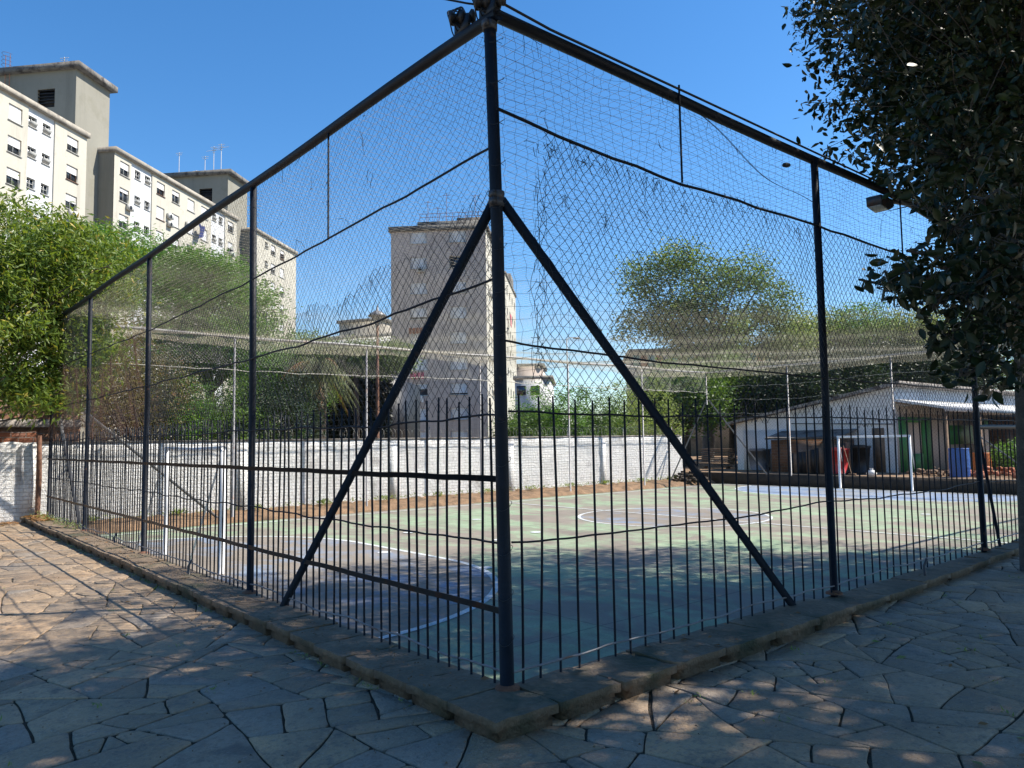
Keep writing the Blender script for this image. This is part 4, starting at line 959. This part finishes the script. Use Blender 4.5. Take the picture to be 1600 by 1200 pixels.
def drum(c, r, h, mat, lab, nm='drum'):
    t = thing(nm, c, lab, nm)
    pr = [(.001, 0), (r, 0), (r, h*.02)]+[(r*(1+.05*math.sin(u*pi)+(.03 if abs((u*3) % 1-.5) > .44 else 0)), h*(.02+.94*u)) for u in np.linspace(0, 1, 24)]+[(r*.96, h), (.001, h*.985)]
    build('body', MB().lathe(c, pr, 22), M[mat], t, smooth=True)
    build('rim', MB().lathe(np.array(c)+[0, 0, h*.96], [(r*.9, .0), (r*1.03, 0), (r*1.03, .05), (r*.9, .05)], 22), M[mat], t)
c = at(1500, 757, 2, 0.); c = np.array([c[0], c[1], -.02]); d_ = np.linalg.norm(c[:2]-CAM[:2])
c = np.array([27.6, at(1500, 740, 0, 27.6)[1], -.02]); drum(c, .33, 1.08, 'blue', 'blue plastic drum standing right of the far goal')
c = np.array([30, at(1535, 730, 0, 30)[1], -.02]); drum(c, .3, .85, 'orange', 'orange drum behind the far fence right of the blue one')
c = np.array([26.9, at(1362, 745, 0, 26.9)[1], -.02])
tag(build('white_bag', MB().lathe(c, [(.02, 0), (.16, .02), (.2, .12), (.14, .22), (.05, .26), (.07, .32)], 12), M['whitecloth'], org=c), 'small white bag lying behind the far goal', 'bag')
c = np.array([27, at(1318, 745, 0, 27)[1], 0]); tag(build('broom', MB().tube([c+[0, -.35, 0], c+[.1, .0, 1.2]], .014, 6).box(c+[0, -.36, .03], (.08, .3, .08)), M['wood'], org=c), 'broom leaning inside the far goal by the red bin', 'broom')
# wood pile left of the shed, rubble and orange clutter on the right
c = np.array([31, at(1120, 735, 0, 31)[1], 0]); t = thing('plank_stack', c, 'stack of old planks left of the white shed', 'plank stack')
for k in range(9): build('plank', MB().box(c+[random.uniform(-.1, .1), random.uniform(-.15, .15), .1+.11*k], (.35, 2.0+random.uniform(-.3, .3), .05)), M['wood'], t)
for s in (-.7, .7): build('trestle', MB().bx(c+[-.15, s-.05, -.02], c+[.15, s+.05, .1]), M['wood'], t)
def rubble(name, c, rad, n, mats, lab, hmax=.3):
    mb = MB()
    for _ in range(n):
        a = random.uniform(0, 2*pi); q = rad*math.sqrt(random.random()); s = random.uniform(.05, .16)
        mb.box(np.array(c)+[q*math.cos(a), q*math.sin(a), s/2+hmax*(1-q/rad)*random.random()], (s*random.uniform(.8, 1.6), s, s*random.uniform(.4, 1)), (math.cos(a*3), math.sin(a*3), random.uniform(-.3, .3)))
    o = build(name, mb, M[mats], org=c); o['kind'] = 'stuff'; return o
rubble('brick_rubble', (29, at(1560, 745, 0, 29)[1], 0), 1.6, 160, 'terra', '')
rubble('soil_heap', (24.6, 16.9, CZ+.15), .9, 120, 'soil_kerb_shade', '', .45)
rubble('timber_scraps', (28.3, at(1460, 745, 0, 28.3)[1], 0), 1.0, 60, 'wood', '')
ob = thing('brick_annex', (38, 4.5, 0), 'brown brick annex behind the clutter at the right edge', 'building')
yk = at(1548, 700, 0, 36)[1]
build('wall', MB().bx((36, yk-7, -.05), (40, yk, 2.3)), M['rbrickY'], ob); build('roof', MB().bx((35.7, yk-7.2, 2.3), (40.2, yk+.2, 2.42)), M['darkroof'], ob)
# ------------------------------------------------------------------ lamps
def street_lamp(c, h, lab, mat='rust', arm=.0):
    c = np.array(c, float); t = thing('street_lamp', c, lab, 'street lamp')
    build('pole', MB().tube(np.array([c, c+[0, 0, h*.6], c+[0, 0, h]]), [.075, .06, .045], 10), M[mat], t, smooth=True)
    if arm == 0:
        build('lamp_head', MB().lathe(c+[0, 0, h], [(.05, -.02), (.1, .05), (.32, .12), (.34, .15), (.18, .28), (.05, .34), (.02, .52), (.001, .54)], 14), M['galv'], t, smooth=True)
    else:
        build('arm', MB().tube(np.array([c+[0, 0, h], c+[arm*.5, 0, h+.2], c+[arm, 0, h+.22]]), .04, 8), M['galv'], t)
        build('lamp_head', MB().box(c+[arm+.3, 0, h+.2], (.7, .28, .14)), M['galv'], t)
p = at(590, 690, 1, 19.5); zt = at(590, 500, 1, 19.5)[2]; street_lamp((p[0], 19.5, 0), zt, 'rusty pole with a small lantern head behind the wall beside the brown tower')
p = F5.w(F5.ratio(889)*70, 70, 0); street_lamp(p, F5.z_at(889, 530, 70), 'far thin street lamp right of the corner post', 'galv', 1.)
# ------------------------------------------------------------------ foliage
def leaves(mb, C, size, ratio=.42, droop=.5, rng=RNG, fold=True):
    """one small folded blade per centre"""
    n = len(C); a = rng.uniform(0, 2*pi, n); e = rng.uniform(-1.0, .5, n)*droop*1.4
    U = np.stack([np.cos(a)*np.cos(e), np.sin(a)*np.cos(e), np.sin(e)], -1)
    Rn = rng.normal(0, 1, (n, 3)); Rn[:, 2] += .9; V = np.cross(U, Rn); V /= np.linalg.norm(V, axis=1)[:, None]; N = np.cross(U, V)
    L = (size*rng.uniform(.6, 1.3, n))[:, None]; W = L*ratio
    p0 = C; p1 = C+U*L*.38+V*W*.5; p2 = C+U*L; p3 = C+U*L*.38-V*W*.5; pm = C+U*L*.45-N*W*.18
    if fold:
        Vt = np.stack([p0, p1, p2, p3, pm], 1).reshape(-1, 3); b = np.arange(n)[:, None]*5
        F = np.stack([b+[0, 1, 4], b+[1, 2, 4], b+[2, 3, 4], b+[3, 0, 4]], 1).reshape(-1, 3)
        mb.add(Vt, F)
    else:
        Vt = np.stack([p0, p1, p2, p3], 1).reshape(-1, 3); b = np.arange(n)[:, None]*4; mb.add(Vt, b+[0, 1, 2, 3])
def oval_leaves(mb, C, size, rng):
    n = len(C); a = rng.uniform(0, 2*pi, n); e = rng.uniform(-1.35, .3, n)
    U = np.stack([np.cos(a)*np.cos(e), np.sin(a)*np.cos(e), np.sin(e)], -1)
    Rn = rng.normal(0, 1, (n, 3)); V = np.cross(U, Rn); V /= np.linalg.norm(V, axis=1)[:, None]; N = np.cross(U, V)
    L = (size*rng.uniform(.55, 1.25, n))[:, None]; K = rng.uniform(-.25, .25, n)[:, None]
    pts = [(0, 0), (.18, .17), (.42, .25), (.72, .17), (1, 0), (.72, -.17), (.42, -.25), (.18, -.17)]
    out = [C+U*L*u+V*L*v-N*L*(abs(v)*.35+K*u*u) for u, v in pts]+[C+U*L*.45-N*L*K*.2]
    b = np.arange(n)[:, None]*9; F = np.stack([b+[i, (i+1) % 8, 8] for i in range(8)], 1).reshape(-1, 3)
    mb.add(np.stack(out, 1).reshape(-1, 3), F)
def clumps(blobs, n, per, cr, rng, keep=None, shell=.55, flat=.7):
    """twig clumps spread through ellipsoids, denser to the outside"""
    vol = np.array([b[3]*b[4]*b[5] for b in blobs])**.8; k = rng.choice(len(blobs), n, p=vol/vol.sum()); B = np.array(blobs)[k]
    d = rng.normal(0, 1, (n, 3)); d /= np.linalg.norm(d, axis=1)[:, None]
    r = shell+(1.08-shell)*rng.random(n)**.6; r = np.where(rng.random(n) < .25, rng.random(n)*.8, r)
    c = B[:, :3]+d*r[:, None]*B[:, 3:6]
    if keep is not None: c = c[keep(c)]
    P = c[:, None]+rng.normal(0, 1, (len(c), per, 3))*np.array([cr, cr, cr*flat]); return c, P.reshape(-1, 3)
def trunk_mesh(base, blobs, r, forks, rng, lean=(0, 0), h0=None):
    mb = MB(); base = np.array(base, float); B = np.array(blobs); top = B[:, :3].mean(0); h0 = h0 or (B[:, 2]-B[:, 5]).min()
    fork = base+np.array([lean[0], lean[1], max(.6, h0-base[2])])
    n = 7; P = np.array([base+(fork-base)*t+np.array([math.sin(t*4)*r*.5, math.cos(t*3)*r*.4, 0]) for t in np.linspace(0, 1, n)])
    mb.tube(P, np.linspace(r*1.25, r*.8, n), 12)
    for i in range(forks):
        b = B[i % len(B)]; tgt = b[:3]+rng.normal(0, .35, 3)*b[3:6]
        m = 8; ts = np.linspace(0, 1, m); mid = (fork+tgt)/2+np.array([0, 0, -.12])*np.linalg.norm(tgt-fork)
        Q = np.array([(1-q)**2*fork+2*q*(1-q)*mid+q*q*tgt for q in ts])+rng.normal(0, .03, (m, 3))*ts[:, None]
        mb.tube(Q, np.linspace(r*.5, r*.08, m), 7, False)
        for _ in range(4):
            q = Q[rng.integers(3, m)]; t2 = q+rng.normal(0, .55, 3)*b[3:6]*.8
            mb.tube(np.array([q, (q+t2)/2+[0, 0, .1], t2]), [r*.14, r*.09, r*.03], 5, False)
    return mb
def tree(name, base, blobs, lab, cat, leaf, n, per, cr, size, ratio=.42, r=.15, forks=8, droop=.5, keep=None, seed=1, bark='bark', shell=.55, flat=.7, lean=(0, 0), group=None, h0=None, fold=True):
    rng = np.random.default_rng(seed); t = thing(name, base, lab, cat, group)
    build('trunk', trunk_mesh(base, blobs, r, forks, rng, lean, h0), M[bark], t, smooth=True)
    c, P = clumps(blobs, n, per, cr, rng, keep, shell, flat)
    mb = MB(); leaves(mb, P, size, ratio, droop, rng, fold); build('crown', mb, L_[leaf], t)
    return t
# depth-placed blob: photo position, distance along the view, radii in metres
def blob(x, y, D, rx, ry=None, rz=None):
    d = ray(x, y); p = CAM+d*D; ry = ry or rx; return (p[0], p[1], p[2], rx, ry, rz or rx)
# near tree on the right; its crown reaches over the court and out of the picture
OUT = [(1222, -60), (1225, 40), (1236, 60), (1232, 100), (1262, 130), (1232, 150), (1226, 190), (1232, 218), (1270, 240), (1300, 252), (1345, 262), (1372, 290), (1420, 318), (1452, 330), (1462, 372), (1400, 380), (1345, 410), (1330, 450), (1352, 490), (1385, 470), (1420, 482), (1445, 500), (1432, 520), (1462, 560), (1470, 590), (1510, 622), (1560, 622), (1600, 610), (1640, 620), (5000, 640), (5000, -60)]
OUTA = np.array(OUT, float)
def inpoly(x, y, P):
    r = np.zeros(len(x), bool); n = len(P)
    for i in range(n):
        a, b = P[i], P[(i+1) % n]; c = ((a[1] > y) != (b[1] > y)) & (x < (b[0]-a[0])*(y-a[1])/(b[1]-a[1]+1e-9)+a[0]); r ^= c
    return r
def keep_right(c):
    x, y, d = proj(c); out_frame = (d < .3) | (x > 1640) | (y < -60)
    return out_frame | ((d > .3) & inpoly(x, y, OUTA))
nb = [(9.0, -1.2, 8.2, 3.2, 3.2, 2.6), (6.8, -1.0, 7.6, 2.2, 2.2, 2.0), (8.0, -.9, 5.4, 2.0, 1.6, 1.8), (7.2, -1.3, 3.6, 1.5, 1.2, 1.3), (11.5, .4, 9.6, 3.2, 2.6, 2.4), (9.2, 1.2, 10.4, 2.6, 2.0, 1.8), (10.5, -2.6, 6.6, 2.6, 2.2, 2.2), (8.3, .1, 6.4, 2.0, 1.5, 1.6), (14.5, -1.0, 8.6, 2.8, 2.4, 2.6), (7.2, -.3, 10.2, 2.2, 2.0, 1.4), (9.6, -1.4, 4.2, 2.0, 1.4, 1.5), (6.2, -1.2, 3.3, 1.0, .8, .9), (5.6, -1.0, 4.6, 1.0, .8, .9), (6.6, -1.3, 5.4, 1.3, 1, 1.2), blob(1370, 445, 6.6, .38, .35, .28), blob(1420, 410, 6.8, .5, .5, .35), blob(1450, 470, 7, .45, .4, .3), blob(1480, 520, 7, .5, .5, .4), blob(1530, 570, 7.2, .5, .5, .4), blob(1570, 500, 7.2, .7, .6, .6), blob(1490, 350, 7, .7, .6, .6), blob(1580, 400, 7, .8, .7, .6)]
TR = (7.95, -.80, PZ)
rng = np.random.default_rng(21)
t = thing('broadleaf_tree', TR, 'large dark backlit tree filling the upper right of the picture', 'tree')
build('trunk', trunk_mesh(TR, nb, .115, 22, rng, (-.1, .0), 4.2), M['bark_grey'], t, smooth=True)
c, P = clumps(nb, 5400, 18, .16, rng, keep_right, .3)
xx_, yy_, dd_ = proj(c); vis_ = (dd_ > .3) & inpoly(xx_, yy_, OUTA) & (yy_ > -20) & (xx_ < 1620)
pick = vis_ | (rng.random(len(c)) < .5); P = P.reshape(len(c), -1, 3)[pick].reshape(-1, 3); c = c[pick]
P = P[keep_right(P)]
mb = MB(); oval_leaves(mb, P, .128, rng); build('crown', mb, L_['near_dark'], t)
NB = np.array(nb); k_ = np.argmin(((c[:, None]-NB[None, :, :3])**2).sum(-1), 1); dv = NB[k_, :3]-c; dv /= np.linalg.norm(dv, axis=1)[:, None]
ln = np.minimum(.9, np.linalg.norm(NB[k_, :3]-c, axis=1))[:, None]
tw = np.stack([c-dv*.12, c+dv*.25*ln+rng.normal(0, .02, c.shape), c+dv*.6*ln+rng.normal(0, .04, c.shape)+[0, 0, -.04], c+dv*ln+[0, 0, -.03]], 1)
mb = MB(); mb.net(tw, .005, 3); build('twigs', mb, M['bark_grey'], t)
M['seed'] = plain('seed_sprays', (.055, .07, .02), .9, 0, .3, 6)
c2_, P2 = clumps(nb, 1500, 40, .16, np.random.default_rng(5), keep_right, .3); P2 = P2[keep_right(P2)]
mb = MB(); leaves(mb, P2, .028, .7, .6, rng, False); o = build('seed_sprays', mb, M['seed'], t)
# trees outside the picture whose shade covers the foreground
def keep_out(c):
    x, y, d = proj(c); return (d < .3) | (x > 1660) | (y < -70) | (x < -60)
sb = [(3.4, -4.6, 9.6, 3.2, 3.0, 1.8), (6.6, -6.0, 9.2, 3.2, 3.0, 1.8), (0.2, -6.6, 9.4, 3.0, 3.0, 1.8), (5.4, -3.0, 10.2, 2.4, 2.0, 1.3), (2.2, -3.4, 10.4, 2.2, 1.6, 1.2)]
tree('shade_tree', (4.6, -7.4, PZ), sb, 'broad shade tree standing right of the camera', 'tree', 'canopy', 1750, 26, .23, .2, .6, .22, 10, .6, keep_out, 31)
sb = [(12., -5.0, 8.8, 3.6, 3.2, 2.6), (15.5, -4.6, 8.2, 3.0, 3.0, 2.6), (10., -7.6, 8.2, 3.4, 3.0, 2.6)]
tree('shade_tree', (12.4, -6.6, PZ), sb, 'second shade tree standing farther along on the right', 'tree', 'canopy', 2200, 26, .30, .2, .5, .22, 10, .6, keep_out, 32)
sb = [(-3.5, -8.0, 9.0, 3.4, 3.0, 2.0), (-6.5, -9.0, 8.6, 3.2, 3.0, 2.2), (2.0, -9.4, 8.0, 3.2, 3.0, 2.4)]
tree('shade_tree', (-2.5, -9.6, PZ), sb, 'shade tree standing behind the camera', 'tree', 'canopy', 1300, 26, .26, .2, .6, .22, 8, .6, keep_out, 33)
# left tree over the wall
lb_ = [blob(35, 400, 18, 1.9, 1.6, 1.3), blob(90, 470, 17.6, 1.5, 1.5, 1.3), blob(20, 520, 17, 1.4, 1.5, 1.2), blob(120, 400, 18, 1.3, 1.2, .9), blob(140, 540, 17.4, .8, .8, .9), blob(60, 590, 17, .9, .8, .7), blob(-60, 450, 17, 1.9, 1.6, 2.0), blob(165, 480, 18, .6, .6, .9), blob(110, 590, 17.2, .5, .6, .7), blob(30, 610, 16.6, .8, .8, .6), blob(100, 620, 16.4, .5, .5, .5), blob(165, 430, 17.4, .6, .6, .6)]
tree('leafy_tree', (-5.0, 18.6, 0), lb_, 'sunny yellow-green tree hanging over the wall at the left edge', 'tree', 'yellowgreen', 820, 46, .2, .165, .28, .12, 34, 1.0, None, 41)
# trees behind the wall
tree('feathery_tree', (2.5, 33, 0), [blob(120, 385, 33, 2.0, 2, .9), blob(185, 395, 32, 1.9, 1.8, 1.1), blob(225, 430, 32, 1.6, 1.6, 1.2), blob(70, 400, 33, 2.0, 2, 1.2)], 'bright feathery tree rising behind the yellow-green one', 'tree', 'feather', 900, 40, .34, .14, .35, .2, 8, .4, None, 42, flat=.35)
fb_ = [blob(300, 430, 29, 1.8, 1.7, 1.0), blob(345, 460, 29, 1.8, 1.6, 1.2), blob(265, 480, 28, 1.5, 1.5, 1.2), blob(395, 490, 29, 1.1, 1.1, .8), blob(370, 540, 28, 1.6, 1.5, 1.3), blob(290, 550, 28, 1.9, 1.6, 1.3), blob(325, 415, 29, 1.1, 1.1, .6)]
tree('feathery_tree', (7.2, 27, 0), fb_, 'rounded bright green tree in front of the long cream block', 'tree', 'feather', 1300, 44, .34, .14, .35, .22, 9, .4, None, 43, flat=.35)
tree('vine_tree', (3.0, 20.5, 0), [blob(210, 600, 24, 1.6, 1.4, 1.5), blob(170, 560, 21, 1.1, .9, 1.3), blob(140, 610, 19.2, .9, .5, .8), blob(250, 640, 24, 1.2, 1, 1.2), blob(195, 650, 23, 1.1, 1, .8)], 'brownish thin-leaved tree behind the rusty part of the fence', 'tree', 'vine', 900, 22, .22, .12, .35, .12, 12, .8, None, 44)
for i, (x, y, D, rx, rz, leaf, lab) in enumerate((
    (275, 640, 25, 1.2, 1.0, 'feather', 'bright green shrub above the wall left of the dark one'),
    (355, 650, 26, 1.6, 1.2, 'mid', 'dark rounded shrub above the wall, widest of the row'),
    (430, 640, 27, 1.7, 1.5, 'dark', 'deep green shrub above the wall beside the palm'),
    (860, 650, 34, 1.9, 1.5, 'feather', 'light green shrub above the wall right of the corner post'),
    (925, 655, 35, 1.8, 1.5, 'mid', 'mid green shrub above the wall between posts'),
    (990, 650, 36, 2.2, 1.8, 'pale', 'pale green shrub above the right part of the wall'),
    (820, 670, 33, 1.3, .8, 'mid', 'low shrub just right of the corner post'))):
    b = blob(x, y, D, rx, rx*.9, rz); b2 = blob(x+22, y+22, D-.6, rx*.7, rx*.7, rz*.7); b3 = blob(x-22, y+18, D+.4, rx*.7, rx*.7, rz*.7)
    tree('shrub', (b[0], b[1], 0), [b, b2, b3], lab, 'shrub', leaf, 360, 44, .16, .1, .42, .07, 7, .5, None, 50+i, group='shrubs behind the white wall')
# palm
pb = np.array(at(497, 578, 1, 24.)); pb[2] = 0; ph = at(497, 572, 1, 24.)[2]
t = thing('palm', pb, 'shaggy palm behind the wall between cream block and brown tower', 'palm')
build('trunk', MB().tube(np.array([pb, pb+[.1, 0, ph*.5], pb+[0, 0, ph]]), [.3, .26, .3], 12), M['bark'], t, smooth=True)
rng = np.random.default_rng(8)
for k in range(60):
    a = rng.uniform(0, 2*pi); el = rng.uniform(-.7, 1.1); L = rng.uniform(1.1, 1.75); u = np.array([math.cos(a), math.sin(a)]); n = 14
    s = np.linspace(0, 1, n); r_ = L*s*math.cos(el*.7); z = ph+L*(s*math.sin(el)-.9*s*s); P = np.stack([pb[0]+u[0]*r_, pb[1]+u[1]*r_, z], -1)
    mb = MB().tube(P, np.linspace(.03, .006, n), 4, False); side = np.array([-u[1], u[0], 0]); V = []; Fq = []
    for i in range(2, n):
        for q in (-1, 1):
            for sub in (0, .5):
                c = P[i-1]+(P[i]-P[i-1])*sub; l = .55*math.sin(pi*min(1, i/n+.12))+.12; tip = c+side*q*l*.75+(P[i]-P[i-1])*1.5+[0, 0, -l*.55]; b = len(V)
                V += [c, c+(P[i]-P[i-1])*.22, tip]; Fq.append((b, b+1, b+2))
    mb.add(V, Fq); build('frond', mb, L_['palm'] if k % 7 else L_['dry'], t)
# ivy-dark wall left of the brown tower
iv = thing('ivy_building', F8.w(-15, 55, 0), 'dark windowless building overgrown with ivy left of the brown tower', 'building')
a_, c_, z_ = fbox(F8, 505, 612, 592, 60., 9, 'black', 'wall', iv)
rng = np.random.default_rng(9); n = 9000
uu = rng.random(n); hh = rng.random(n)
C = F8.w(0, 0, 0)+np.outer(a_+(c_-a_)*uu, F8.r)+np.outer(60-.1-rng.random(n)*.25, F8.f)+np.outer(hh*(z_+.3), [0, 0, 1.])
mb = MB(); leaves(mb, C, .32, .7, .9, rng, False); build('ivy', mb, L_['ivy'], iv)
tb_ = [blob(500+i*28, 558+(i % 2)*6, 57, 2.0, 1.6, 1.1) for i in range(5)]
tree('rooftop_tree', (tb_[2][0], tb_[2][1], 0), tb_, 'low leafy crowns over the dark ivy building', 'tree', 'mid', 1300, 24, .35, .22, .5, .2, 6, .5, None, 61, fold=False)
tree('slim_tree', F8.w(-36, 78, 0), [blob(480, 560, 62, 2.6, 2, 2.2), blob(440, 575, 60, 2.2, 2, 2.0), blob(415, 600, 58, 2.6, 2, 2.6), blob(475, 610, 60, 2.6, 2, 2.4)], 'light green tree below the end of the cream block', 'tree', 'feather', 1200, 24, .4, .24, .5, .25, 8, .5, None, 62, fold=False)
# big airy tree beyond the far end
bt = [blob(x, y, 52, r_, r_*.9, z_) for x, y, r_, z_ in ((1060, 410, 2.0, 1.3), (1015, 440, 1.9, 1.4), (1150, 425, 2.2, 1.2), (1190, 455, 1.9, 1.2), (1100, 470, 2.4, 1.6), (1000, 510, 1.8, 1.2), (1060, 505, 2.4, 1.5), (1150, 510, 2.5, 1.5), (1215, 490, 1.6, 1.1), (1110, 545, 3.0, 1.3), (1225, 530, 2.0, 1.2))]
tree('airy_tree', (bt[4][0], bt[4][1], 0), bt, 'tall open-crowned tree with visible branches right of the corner post', 'tree', 'airy', 560, 70, .48, .22, .5, .34, 14, .5, None, 63, 'bark_grey', .6, .85, h0=7.0, fold=False)
for i, (x, y, D, rx, rz, leaf, lab) in enumerate((
    (1270, 525, 56, 3.0, 1.6, 'pale', 'low tree crown left of the middle far post, beyond the shed'),
    (1350, 515, 56, 3.4, 1.7, 'feather', 'rounded tree crown over the middle of the shed roof'),
    (1420, 525, 55, 3.0, 1.8, 'pale', 'tree crown beyond the shed beside the dark near tree'),
    (1500, 540, 55, 3.4, 2.4, 'mid', 'tree crown mostly hidden by the dark near tree'))):
    b = blob(x, y, D, rx, rx*.8, rz); b2 = blob(x+30, y+25, D, rx*.8, rx*.7, rz); b3 = blob(x-30, y+28, D, rx*.8, rx*.7, rz)
    tree('background_tree', (b[0], b[1], 0), [b, b2, b3], lab, 'tree', leaf, 330, 60, .45, .24, .45, .3, 5, .5, None, 70+i, group='trees beyond the shed', fold=False)
for i, (x, y, D, rx, rz, leaf, lab) in enumerate((
    (1140, 598, 47, 2.8, 1.7, 'mid', 'mid green tree at the left end of the shed'),
    (1070, 612, 44, 2.4, 1.7, 'mid', 'dense tree behind the far corner of the wall'),
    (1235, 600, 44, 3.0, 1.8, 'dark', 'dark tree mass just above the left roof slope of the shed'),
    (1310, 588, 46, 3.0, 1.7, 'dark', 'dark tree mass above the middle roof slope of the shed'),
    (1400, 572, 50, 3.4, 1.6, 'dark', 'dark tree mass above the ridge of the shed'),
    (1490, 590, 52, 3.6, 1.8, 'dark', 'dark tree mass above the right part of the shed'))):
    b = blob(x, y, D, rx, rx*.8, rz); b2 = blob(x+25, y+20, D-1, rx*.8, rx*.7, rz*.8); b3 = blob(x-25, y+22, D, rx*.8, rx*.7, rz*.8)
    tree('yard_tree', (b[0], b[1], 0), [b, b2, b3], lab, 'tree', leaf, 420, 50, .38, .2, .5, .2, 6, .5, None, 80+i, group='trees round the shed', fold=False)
# distant tree line closing the horizon
mb = MB(); rng = np.random.default_rng(77)
N = 26000; ang = rng.uniform(-38, 38, N); D = rng.uniform(95, 130, N); hz = rng.random(N)**.8*(4.2+1.2*np.sin(ang*.9)+.8*np.sin(ang*2.7))
aa = YAW-np.radians(ang); C = np.stack([CAM[0]+D*np.cos(aa), CAM[1]+D*np.sin(aa), hz], -1)
leaves(mb, C, .9, .6, .6, rng, False); o = build('tree_line', mb, L_['mid']); o['kind'] = 'stuff'
# weeds along the wall, kerb and shed
mb = MB(); n = 1500; rng = np.random.default_rng(12)
C = np.stack([rng.uniform(.5, 24.5, n), WY-.1-rng.random(n)**2*.5, np.full(n, CZ+.25)], -1); C[:, 0] += np.sin(C[:, 0]*3)*.5
C[:, 2] += rng.random(n)*.08; leaves(mb, C, .11, .25, -.9, rng, False)
n = 420; C = np.stack([rng.uniform(-.25, .05, n)*1.0, 12.5+4.6*rng.random(n), rng.random(n)*.12], -1); leaves(mb, C, .06, .2, -.9, rng, False)
for _ in range(90):
    x, y = rng.uniform(-4.5, -.5), rng.uniform(-3, 9)
    if rng.random() < .45: x, y = rng.uniform(-.5, 8), rng.uniform(-3.2, -.5)
    k = rng.integers(5, 16); C = np.stack([x+rng.normal(0, .035, k), y+rng.normal(0, .035, k), np.full(k, PZ)], -1); leaves(mb, C, .035, .3, -.9, rng, False)
for _ in range(70):
    y = rng.uniform(.2, 14); k = rng.integers(4, 12); C = np.stack([-.45+rng.normal(0, .015, k), y+rng.normal(0, .06, k), np.full(k, PZ)], -1); leaves(mb, C, .03, .3, -.9, rng, False)
o = build('weeds', mb, L_['pale']); o['kind'] = 'stuff'
yk = at(1585, 720, 0, 31)[1]; tree('shrub', (31, yk, 0), [(31, yk, .7, .8, .8, .6)], 'bright green bush among the clutter at the right edge', 'shrub', 'feather', 160, 22, .14, .09, .4, .05, 5, .5, None, 95)
